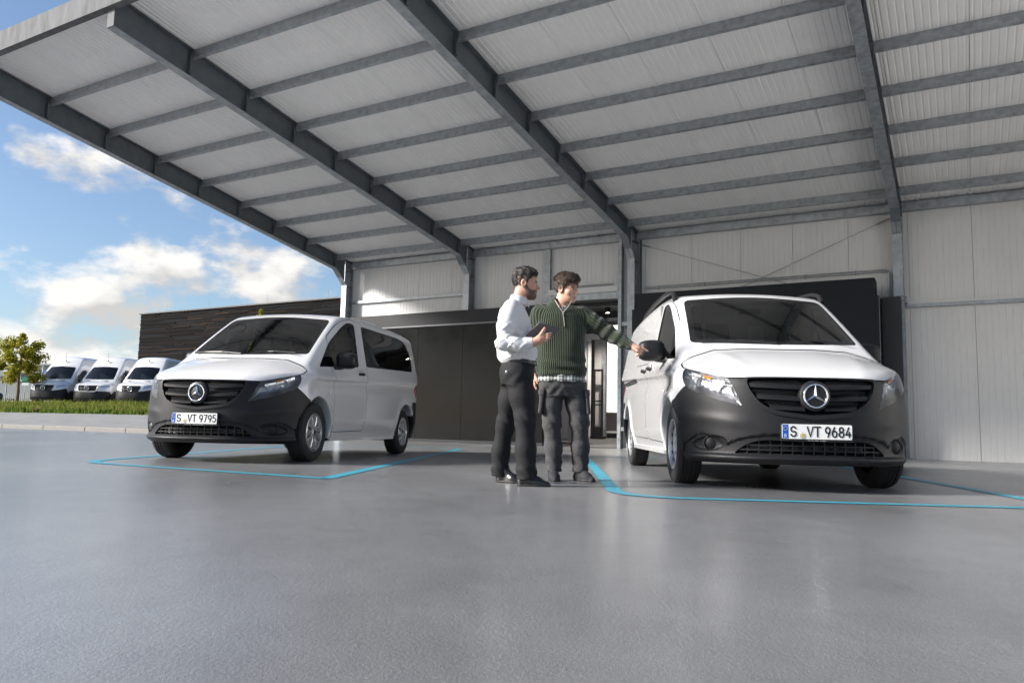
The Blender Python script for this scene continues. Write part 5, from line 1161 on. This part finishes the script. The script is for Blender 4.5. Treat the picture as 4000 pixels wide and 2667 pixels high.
def b_trousers(P):
    zs = [.72, .80, .86, .92]; f = stack(P, zs, [-.058, -.058, -.06, -.06], [0]*4, [.17, .205, .202, .19], [.12, .14, .14, .135], 2.4)
    r = chain(P, [((-.155, 0, .81), .108), ((-.150, -.01, .65), .088), ((-.140, -.018, .50), .074), ((-.122, .0, .28), .070), ((-.113, .005, .10), .067)], .05)
    l = chain(P, [((.045, 0, .81), .110), ((.078, -.01, .65), .090), ((.099, -.018, .51), .077), ((.110, .0, .28), .072), ((.114, .005, .10), .069)], .05)
    f = smin(smin(smax(f, .70-P[:, 2], .02), r, .03), l, .03); f = smax(f, .075-P[:, 2], .008)
    fold = .006*np.sin(P[:, 2]*64+P[:, 0]*50+2*np.sin(P[:, 1]*25))*np.exp(-((P[:, 2]-.15)/.07)**2)+.004*np.sin(P[:, 2]*66+P[:, 0]*70)*np.exp(-((P[:, 2]-.48)/.06)**2)+.004*np.sin(P[:, 2]*50+np.abs(P[:, 0]+.05)*70)*np.exp(-((P[:, 2]-.76)/.05)**2)+.0015*wob(P, 18, 2)
    return f-fold
tro = garment('cargo_trousers', b_trousers, (-.30, -.20, .06), (.22, .20, .95), .010, M_CARGO, pb)
for sx, cx_ in ((-1, -.226), (1, .150)):
    m_ = MB(); m_.box(-.018, .018, -.075, .075, -.10, .085); o = m_.build('cargo_pocket', M_CARGO, pb, (cx_, -.03, .665), (0, R(-5*sx), R(12*sx))); b = o.modifiers.new('b', 'BEVEL'); b.width = .014; b.segments = 3
    m_ = MB(); m_.box(-.022, .022, -.080, .080, -.03, .03); o2 = m_.build('pocket_flap', M_CARGO, o, (0, 0, .085)); b = o2.modifiers.new('b', 'BEVEL'); b.width = .012; b.segments = 3
shoes(pb, [((-.118, .03), (-.112, -.15)), ((.100, .02), (.205, -.11))], M_SHOEB, M_SOLE, .043)
# ================================================================== background beyond the kerb
def bank_z(b): return float(np.interp(-b, [1.5, 3.0, 5.5, 7.2, 9, 14, 30, 60, 100], [.60, .74, .92, 1.10, 1.12, 1.16, 1.6, 2.3, 3.1]))
def world_b(x, y): d = Vector((x, y, 0))-W0; return d.dot(NX), d.dot(UX)
def gz(x, y): return bank_z(world_b(x, y)[0])

# ---- large panel vans (implicit body, coarse: they stand 45 m away). x forward from the front axle
def spr_ws(y, z): return .10-.92*(z-1.42)-.20*y*y
def sprinter(P):
    x, y, z = P[:, 0], P[:, 1], P[:, 2]; ay = np.abs(y)
    bz = interp(x, [-.4, -.1, .3, .7, .9, 1.0], [1.46, 1.42, 1.33, 1.20, 1.10, .98])-.10*(ay/.9)**3
    rz = interp(x, [-5.0, -4.6, -2.5, -1.6, -1.1, -.75, -.6], [2.70, 2.76, 2.80, 2.79, 2.72, 2.52, 2.30])-.10*(ay/.85)**2.5
    cab = smax((x-spr_ws(y, z))*.72, (z-rz)*.9, .12); top = smin((z-bz)*.93, cab, .05)
    fx = interp(z, [.25, .45, .6, .8, 1.0, 1.15], [.93, 1.0, 1.0, .98, .95, .86])-.42*(ay/.95)**3.2
    f = smax(top, (x-fx)*.85, .07); w = interp(z, [.25, .45, .8, 1.2, 1.6, 2.2, 2.6, 2.8], [.93, .985, 1.0, .995, .965, .90, .83, .75]); f = smax(f, ay-w, .12)
    f = smax(f, -(x+4.93), .12); f = smax(f, .30-z, .05)
    for ax_ in (0, -3.66):
        d = np.sqrt((x-ax_)**2+(z-.36)**2)-.45; f = smax(f, -np.maximum(d, .6-ay), .03)
    return f
SPR = nets(sprinter, (-5.05, -1.08, .25), (1.08, 1.08, 2.88), .052, 3)
S_WS = roundpoly([(-.80, 1.475), (0, 1.445), (.80, 1.475), (.70, 2.145), (0, 2.19), (-.70, 2.145)], [.05, .3, .05, .08, .3, .08], 4)
S_DW = roundpoly([(-.42, 1.30), (-1.32, 1.40), (-1.30, 2.02), (-.98, 2.04), (-.62, 1.75)], [.05, .05, .08, .12, .1], 4)
S_HL = roundpoly([hlp(.84, .58, .90), hlp(.78, .60, 1.08), hlp(.60, .78, 1.13), hlp(.42, .90, 1.16), hlp(.45, .93, 1.03), hlp(.66, .78, .93)], [.02, .03, .1, .02, .05, .1], 4)
S_GR = roundpoly([(-.52, 1.10), (.52, 1.10), (.50, .98), (.44, .78), (-.44, .78), (-.50, .98)], [.05, .05, .1, .1, .1, .1], 4)
M_GLASSF = glass_mat('van_windscreen', (.52, .60, .66))
def build_sprinter(first=[None], white_surround=False):
    v = link('panel_van', None); cur = (SPR[0], SPR[2], tris(SPR[1]))
    def cut(g): nonlocal cur; ins, out = clip(*cur, g(cur[0])); cur = out; return ins
    w = cut(lambda V: np.where((V[:, 0] < .3) & (V[:, 0] > -1.0) & (V[:, 2] > 1.35), polysd(V[:, 1:], S_WS), -1)); part_of(*w, 'windscreen', M_GLASSF, v, -.004)
    for s in (1, -1):
        w = cut(lambda V: np.where(V[:, 1]*s > .5, polysd(V[:, [0, 2]], S_DW), -1)); part_of(*w, 'door_window', M_GLASSF, v, -.004)
        w = cut(lambda V: np.where((V[:, 1]*s > .35) & (V[:, 0] > .2), polysd(hl_sz(V), S_HL), -1)); part_of(*w, 'headlight', mat('far_headlight', (.62, .64, .66), .15, metal=.6), v)
    g = cut(lambda V: np.where(V[:, 0] > .6, polysd(V[:, 1:], S_GR), -1)); gb = part_of(*g, 'grille', M_PLASTD, v, -.03)
    for z in (.84, .92, 1.0, 1.06):
        m = MB(); ys = np.linspace(-.45, .45, 7); xs_ = [float(np.interp(z, [.6, .8, 1.0, 1.15], [1.0, .98, .95, .86]))-.42*(abs(y)/.95)**3.2 for y in ys]
        for i in range(6): m.beam((xs_[i]-.01, ys[i], z), (xs_[i+1]-.01, ys[i+1], z), .03, .014)
        m.build('grille_bar', M_PLAST, gb)
    badge(v, (1.0, 0, .935), .125)
    if white_surround:
        m = MB(); ring = [(p[0]*1.03, .94+(p[1]-.94)*1.06) for p in S_GR]; pts = [(float(np.interp(z, [.6, .8, 1.0, 1.15], [1.0, .98, .95, .86]))-.42*(abs(y)/.95)**3.2+.005, y, z) for y, z in ring]; m.tube(pts+[pts[0]], .03, 6); m.build('grille_surround', M_PAINT, v, smooth=60)
    bmp = lambda V: np.minimum(np.interp(V[:, 0], [.35, .5, .95], [.62, .95 if not white_surround else .80, .80])-V[:, 2], V[:, 0]-.35)
    b = cut(bmp); part_of(*b, 'bumper', M_PLAST, v); 
    for s in (1, -1):
        k = cut(lambda V: np.where((V[:, 1]*s > .6), np.minimum(.56-V[:, 2], .05-np.abs(V[:, 0]+1.9)*0-.0), -1)); part_of(*k, 'side_cladding', M_PLAST, v)
    part_of(*cur, 'body', M_PAINT, v)
    for x in (0, -3.66):
        for s in (1, -1):
            m = MB(); m.lathe([(.0, .02), (.22, .06), (.235, .10), (.33, .115), (.36, .08), (.36, -.1), (.2, -.12)], 22, 'Y'); m.build('wheel', M_RUB, v, (x, s*.86, .36), (0, 0, 0 if s > 0 else math.pi), smooth=40)
    for s in (1, -1):
        m = MB(); m.box(-.07, .07, -.10, .10, -.17, .17); o = m.build('wing_mirror', M_PLASTD, v, (-.35, s*1.14, 1.55)); bv = o.modifiers.new('b', 'BEVEL'); bv.width = .04; bv.segments = 2
    for y in (.42, -.42):
        m = MB(); m.box(-.07, .07, -.16, .16, -.006, .012); m.build('bonnet_vent', M_PLASTD, v, (.06, y, 1.392), (0, R(13), 0))
    m = MB(); m.lathe([(.05, 0), (.035, .04), (.012, .07), (0, .075)], 10, 'Z'); m.tube([(0, 0, .06), (-.02, 0, .5)], .006, 5); m.build('antenna', M_PLASTD, v, (-.80, 0, 2.48))
    m = MB(); m.hexa([(-.30, -.80, 1.30), (-.10, -.80, 1.40), (-.10, .80, 1.40), (-.30, .80, 1.30), (-.55, -.80, 1.34), (-.20, -.80, 1.43), (-.20, .80, 1.43), (-.55, .80, 1.34)]); m.build('dashboard', M_INT, v)
    for y in (.45, -.1, -.5):
        m = MB(); m.hexa([(-1.35, y-.22, .9), (-1.15, y-.22, .9), (-1.15, y+.22, .9), (-1.35, y+.22, .9), (-1.45, y-.18, 1.9), (-1.33, y-.18, 1.9), (-1.33, y+.18, 1.9), (-1.45, y+.18, 1.9)]); m.build('seat', M_SEAT, v)
    return v
SL_ = ['white high-roof panel van beside the small tree, leftmost of the three parked beyond the grass', 'white high-roof panel van with a white grille surround, middle of the three beyond the grass', 'white high-roof panel van half hidden by the left van, rightmost beyond the grass']
psi_s = .04; al_s = math.atan2(-math.cos(psi_s), -math.sin(psi_s)); proto = build_sprinter(); sec = build_sprinter(white_surround=True); third = copy_tree(proto)
for o, (x, y), lab in zip((proto, sec, third), ((-26.95, 46.2), (-24.20, 45.8), (-21.45, 45.2)), SL_):
    o.scale = (1.10,)*3; o.location = (x, y, gz(x, y)-.06); o.rotation_euler = (0, 0, al_s); tag(o, lab, 'van', 'white panel vans parked beyond the grass')

# ---- leaf clouds
def leaf_mat(name, a, b):
    m = bpy.data.materials.new(name); m.use_nodes = True; nt = m.node_tree; nt.nodes.clear(); N = nt.nodes.new; L = nt.links.new
    out = N('ShaderNodeOutputMaterial'); df = N('ShaderNodeBsdfDiffuse'); tl = N('ShaderNodeBsdfTranslucent'); mx = N('ShaderNodeMixShader'); mx.inputs[0].default_value = .45
    oi = N('ShaderNodeNewGeometry'); mix = N('ShaderNodeMix'); mix.data_type = 'RGBA'; mix.inputs[6].default_value = (*a, 1); mix.inputs[7].default_value = (*b, 1); L(oi.outputs['Random Per Island'], mix.inputs[0])
    L(mix.outputs[2], df.inputs[0]); L(mix.outputs[2], tl.inputs[0]); L(df.outputs[0], mx.inputs[1]); L(tl.outputs[0], mx.inputs[2]); L(mx.outputs[0], out.inputs[0]); return m
M_LEAF = leaf_mat('yellow_green_leaves', (.15, .175, .022), (.48, .42, .055)); M_LEAF2 = leaf_mat('green_leaves', (.05, .09, .015), (.14, .17, .03)); M_BARK = mat('bark', (.16, .11, .07), .9, var=.3, vscale=20, bump=.6, bscale=40)
M_GRASS = leaf_mat('grass_blades', (.065, .10, .018), (.26, .27, .065)); M_WEED = leaf_mat('low_weeds', (.05, .095, .018), (.19, .24, .05))
def leaf_cloud(centres, radii, n, size, seed, flat=.7):
    r = np.random.default_rng(seed); k = r.integers(0, len(centres), n); c = np.array(centres)[k]; rad = np.array(radii)[k]
    d = r.normal(size=(n, 3)); d /= np.linalg.norm(d, axis=1)[:, None]; u = r.random(n)**.45; p = c+d*(rad*u)[:, None]*np.array([1, 1, flat+.15])
    nr = d*.5+r.normal(size=(n, 3))*.6; nr[:, 2] += .3; nr /= np.linalg.norm(nr, axis=1)[:, None]; t = np.cross(nr, r.normal(size=(n, 3))); t /= np.linalg.norm(t, axis=1)[:, None]; b = np.cross(nr, t)
    s = size*(.6+.8*r.random(n))[:, None]; V = np.stack([p-t*s, p+b*s*.55, p+t*s, p-b*s*.55], 1).reshape(-1, 3); return V, np.arange(4*n).reshape(n, 4)
def tree(name, label, base, h, crown_r, trunk_h, n, leaf, seed, m_leaf, tr=.07):
    r = random.Random(seed); t = thing(name, label, 'tree', base); m = MB(); top = Vector((0, 0, h*.86)); pts = [Vector((0, 0, -.1)), Vector((.02, 0, trunk_h*.5)), Vector((-.02, .02, trunk_h)), Vector((.03, 0, h*.6)), top]
    m.tube(pts, [tr, tr*.82, tr*.66, tr*.35, tr*.12], 9); cs = []; rs = []
    for i in range(15):
        a = i*2.4+r.random()*.6; z0 = trunk_h*.85+(h*.80-trunk_h*.85)*(i/15); ln = crown_r*(.55+.45*r.random())*(1.0-.55*max(0, (z0-trunk_h*1.2)/(h-trunk_h*1.2))); e = Vector((math.cos(a)*ln, math.sin(a)*ln, z0+ln*(.25+.4*r.random())))
        mid = Vector((e.x*.5, e.y*.5, z0+(e.z-z0)*.35)); m.tube([Vector((0, 0, z0)), mid, e], [tr*.38, tr*.22, tr*.06], 5)
        cs += [tuple(e), tuple(mid.lerp(e, .5))]; rs += [crown_r*(.28+.14*r.random()), crown_r*.24]
    cs += [(0, 0, h*.90), (.1, 0, h*.78), (0, 0, h*.97)]; rs += [crown_r*.28, crown_r*.36, crown_r*.12]
    m.build('trunk', M_BARK, t, smooth=60); V, F = leaf_cloud(cs, rs, n, leaf, seed); link('crown', np_mesh('crown', V, F, m_leaf, None, False), t); return t
tree('small_tree', 'small yellow-green tree on the grass left of the parked vans', (-28.6, 45.4, gz(-28.6, 45.4)), 4.15, 1.28, 1.45, 6800, .075, 3, M_LEAF, .11)
tree('young_tree', 'young tree whose top shows above the roof of the left van', (-12.35, 38.0, 1.12), 4.85, .95, 1.6, 2600, .07, 8, M_LEAF, .07)
tree('distant_shrub', 'round yellowish shrub between the small tree and the parked vans', (-46.2, 82, gz(-46.2, 82)), 2.9, 1.3, .4, 900, .16, 12, M_LEAF, .08)

# ---- grass (nobody could count it)
def grass(name, m, n, a0, a1, b0, b1, h0, h1, seed, w=.010):
    r = np.random.default_rng(seed); a = a0+(a1-a0)*r.random(n); b = b0+(b1-b0)*r.random(n); z = np.interp(-b, [1.5, 3.0, 5.5, 7.2, 9, 14, 30, 60], [.60, .74, .92, 1.10, 1.12, 1.16, 1.6, 2.3])-.02
    clump = .55+.45*np.sin(a*1.7+2)*np.sin(a*.63+b*.9)+.25*np.sin(a*4.1+b*3); h = (h0+(h1-h0)*r.random(n)**1.6)*np.clip(.75+.45*clump, .4, 1.4)
    P = np.array([W0.x, W0.y])+np.outer(a, [UX.x, UX.y])+np.outer(b, [NX.x, NX.y]); ang = r.random(n)*6.28; le = .35*h*r.random(n); dx, dy = np.cos(ang), np.sin(ang)
    B = np.stack([P[:, 0], P[:, 1], z], 1); sx = np.stack([-dy, dx, 0*dx], 1)*w*(.6+r.random(n))[:, None]; T_ = B+np.stack([dx*le, dy*le, h], 1); M_ = B+np.stack([dx*le*.3, dy*le*.3, h*.55], 1)
    V = np.stack([B-sx, B+sx, M_+sx*.8, M_-sx*.8, T_], 1).reshape(-1, 3); o = np.arange(n)*5; F = np.concatenate([np.stack([o, o+1, o+2], 1), np.stack([o, o+2, o+3], 1), np.stack([o+3, o+2, o+4], 1)])
    return tag(link(name, np_mesh(name, V, F, m, None, False)), kind='stuff')
grass('long_grass', M_GRASS, 46000, -60, -16.3, -7.4, -1.7, .12, .36, 21, .012)
grass('low_grass', M_WEED, 22000, -60, -16.3, -3.2, -1.45, .08, .24, 22, .020)
grass('meadow_grass', M_GRASS, 14000, -75, -45, -22, -7.5, .12, .35, 23, .016)

def tufts(name, m, n, per, seed):
    r = np.random.default_rng(seed); V = []; F = []; o = 0
    for i in range(n):
        a = -50+33.5*r.random(); b = -1.45-5.2*r.random()**1.3; P = hall_pt(a, b, bank_z(b)-.03); hh = .14+.26*r.random()
        for k in range(per):
            t = r.random()*6.28; ln = hh*(.55+.5*r.random()); sp = .10+.30*r.random(); d = np.array([math.cos(t), math.sin(t), 0]); s_ = np.array([-d[1], d[0], 0])*(.010+.012*r.random()); p0 = np.array(P)+d*.04*r.random()
            p1 = p0+d*ln*sp*.35+np.array([0, 0, ln*.6]); p2 = p0+d*ln*sp+np.array([0, 0, ln*.95]); V += [p0-s_, p0+s_, p1+s_, p1-s_, p2]; F += [(o, o+1, o+2), (o, o+2, o+3), (o+3, o+2, o+4)]; o += 5
    return tag(link(name, np_mesh(name, np.array(V), np.array(F), m, None, False)), kind='stuff')
tufts('weed_tufts', M_WEED, 230, 34, 31); tufts('dry_grass_tufts', leaf_mat('dry_grass', (.16, .15, .05), (.34, .29, .12)), 120, 22, 32)
# ---- dark timber-clad building
M_CLAD = leaf_mat('x', (.1, .1, .1), (.1, .1, .1)); bpy.data.materials.remove(M_CLAD)
def clad_mat():
    m = bpy.data.materials.new('charred_cladding'); m.use_nodes = True; nt = m.node_tree; b = nt.nodes['Principled BSDF']; N = nt.nodes.new; L = nt.links.new
    g_ = N('ShaderNodeNewGeometry'); cr = N('ShaderNodeValToRGB'); e = cr.color_ramp; e.elements[0].color = (.004, .004, .005, 1); e.elements[1].color = (.040, .024, .015, 1); x = e.elements.new(.6); x.color = (.010, .008, .007, 1); x = e.elements.new(.9); x.color = (.012, .014, .017, 1)
    L(g_.outputs['Random Per Island'], cr.inputs[0]); L(cr.outputs[0], b.inputs['Base Color']); b.inputs['Roughness'].default_value = .85; b.inputs['Specular IOR Level'].default_value = .08; return m
M_CLADM = clad_mat()
bd = thing('dark_clad_building', 'long dark building with rough horizontal board cladding beyond the parked vans', 'building', tuple(W0), -TH)
m = MB(); m.box(-62.7, -14.0, 25.12, 45, .8, 9.45); m.build('wall', mat('black_wall', (.012, .012, .013), .8), bd)
r_ = random.Random(5)
for side in (0, 1):
    m = MB(); z = 1.2
    while z < 9.55:
        hgt = .075+.04*r_.random(); x = -62.7 if side == 0 else 25.2
        end = -26.0 if side == 0 else 45.0
        while x < end:
            ln = 1.2+3.6*r_.random(); x1 = min(x+ln, end); dp = .02+.06*r_.random()
            if side == 0: m.box(x+.01, x1-.01, 25.12-dp, 25.115, z, z+hgt-.012)
            else: m.box(-62.7-dp, -62.705, x+.01, x1-.01, z, z+hgt-.012)
            x = x1
        z += hgt
    o = m.build('cladding_boards', M_CLADM, bd); o['kind'] = 'stuff'
m = MB(); m.box(-62.85, -14.0, 24.98, 45.1, 9.56, 9.66); m.build('parapet', M_BLACK, bd)
for a in (-60.5, -55.0, -48.0, -41.5):
    m = MB(); m.tube([(a, 26, 9.6), (a, 26, 10.6)], .009, 5); m.build('lightning_rod', M_STEEL, bd)

# ---- far buildings, posts, signs and fence behind the small tree
M_FAC = mat('pale_facade', (.52, .52, .50), .8, var=.06, vscale=.5); M_FACG = mat('grey_facade', (.33, .34, .35), .8); M_GLB = mat('blue_glazing', (.10, .18, .28), .15); M_WINB = mat('dark_window', (.06, .07, .08), .15)
def far_building(label, x0, x1, y, depth, z0, z1, m, wins, roof=None):
    b = thing('office_building', label, 'building', ((x0+x1)/2, y, z0)); w = (x1-x0)/2; k = MB(); k.box(-w, w, 0, depth, 0, z1-z0); k.build('wall', m, b)
    for (a0, a1, h0, h1, mm) in wins:
        k = MB(); k.box(-w+a0, -w+a1, -.06, .02, h0, h1); o = k.build('window', mm, b); k = MB(); k.box(-w+a0-.08, -w+a1+.08, -.10, -.062, h0-.12, h0-.02); k.build('sill', M_FAC, o)
    if roof: k = MB(); k.box(-w-.3, w+.3, -.5, depth, z1-z0, z1-z0+roof); k.build('roof', M_FACG, b)
    return b
far_building('pale flat-roofed office building far behind the small tree', -69.5, -62.0, 110, 14, 2.6, 7.55, M_FAC, [(.5+1.2*i, 1.4+1.2*i, 2.9, 3.9, M_WINB) for i in range(6)]+[(.5, 3.2, .9, 2.2, M_GLB)], .25)
far_building('low grey building with a flat canopy at the left picture edge', -79, -70.2, 112, 12, 2.8, 6.0, M_FAC, [(1.0+1.8*i, 2.2+1.8*i, 1.4, 2.4, M_WINB) for i in range(4)], .7)
far_building('low dark industrial wall under the small tree crown', -74, -58, 98, 4, 2.6, 4.75, M_FACG, [])
bn = thing('banner_flag', 'tall blue and white banner beside the lamp post behind the tree', 'banner', (-52.5, 88, gz(-52.5, 88)))
k = MB(); k.box(-.35, .35, -.03, .03, .8, 4.0); k.build('cloth', mat('banner_blue', (.10, .20, .50), .7), bn); k = MB(); k.box(.12, .30, -.04, -.032, 1.2, 3.7); k.build('banner_stripe', M_PLATEW, bn); k = MB(); k.tube([(-.40, 0, 0), (-.40, 0, 4.3)], .035, 6); k.build('pole', M_STEEL, bn)
for i, (x, y, h, lab) in enumerate(((-51.6, 80, 4.1, 'thin grey lamp post at the left picture edge'), (-45.6, 76, 3.9, 'grey lamp post between the small tree and the blue banner'))):
    p = thing('lamp_post', lab, 'lamp post', (x, y, gz(x, y)), group='lamp posts'); k = MB(); k.tube([(0, 0, 0), (0, 0, h)], [.07, .05], 8); k.build('pole', M_STEEL, p); k = MB(); k.box(-.35, .10, -.08, .08, h, h+.08); k.build('lamp_head', M_STEEL, p)
for i, (x, y, lab) in enumerate(((-47.2, 76, 'white and green sign on a pole left of the tree trunk'), (-43.6, 74.5, 'white and green sign on a pole right of the tree trunk'))):
    p = thing('yard_sign', lab, 'sign', (x, y, gz(x, y)), group='green and white yard signs'); k = MB(); k.tube([(0, 0, 0), (0, 0, 2.6)], .03, 6); k.build('pole', M_STEEL, p)
    k = MB(); k.box(-.33, .33, -.05, -.031, 1.95, 2.2); k.build('white_field', M_PLATEW, p); k = MB(); k.box(-.33, .33, -.05, -.031, 2.2, 2.75); k.build('green_field', mat('sign_green', (.01, .22, .11), .5), p)
fn_ = thing('picket_fence', 'low pale picket fence behind the small tree', 'fence', (-50, 70, gz(-50, 70)))
pk = MB(); pk.box(-.025, .025, -.02, .02, 0, 1.15); pkm = pk.mesh('picket', mat('pale_fence', (.50, .50, .48), .7))
for i in range(64): link('picket', pkm, fn_, (i*.19, -i*.045, 0))
k = MB(); k.beam((0, .03, .95), (12, -2.8, .95), .03, .05); k.beam((0, .03, .2), (12, -2.8, .2), .03, .05); k.build('rail', MATS['pale_fence'], fn_)
# dark car nose at the left picture edge
car = thing('dark_car', 'dark parked car cut off by the left picture edge beside the tree', 'car', (-33.15, 47.6, gz(-33.15, 47.6)), R(-8))
def carfn(P):
    x, y, z = P[:, 0], P[:, 1], P[:, 2]; f = smax(z-interp(x, [-2.3, -1.6, -.7, .6, 1.3, 2.2], [.95, 1.40, 1.46, 1.40, .95, .72])+.08*(y/.8)**2, np.abs(y)-interp(z, [.3, .7, .95, 1.4], [.82, .88, .85, .62]), .10); f = smax(f, np.abs(x+.05)-2.15+.25*(np.abs(y)/.85)**3, .15); f = smax(f, .28-z, .05)
    for a in (-1.35, 1.35): f = smax(f, -np.maximum(np.sqrt((x-a)**2+(z-.33)**2)-.37, .55-np.abs(y)), .02)
    return f
V, Q, Nn = nets(carfn, (-2.4, -.95, .2), (2.4, .95, 1.6), .06, 2); c_ = (V, Nn, tris(Q)); gw = np.where((V[:, 2] > 1.0), np.minimum(V[:, 2]-1.0, 1.34-V[:, 2]), -1); i_, o_ = clip(*c_, gw)
part_of(*i_, 'windows', M_FRIT, car); part_of(*o_, 'body', mat('dark_car_paint', (.02, .022, .03), .25, coat=.8), car)
for a in (-1.35, 1.35):
    for s in (1, -1): m = MB(); m.lathe([(0, .05), (.2, .08), (.31, .10), (.33, .06), (.33, -.08)], 18, 'Y'); m.build('wheel', M_RUB, car, (a, s*.76, .33), (0, 0, 0 if s > 0 else math.pi), smooth=40)
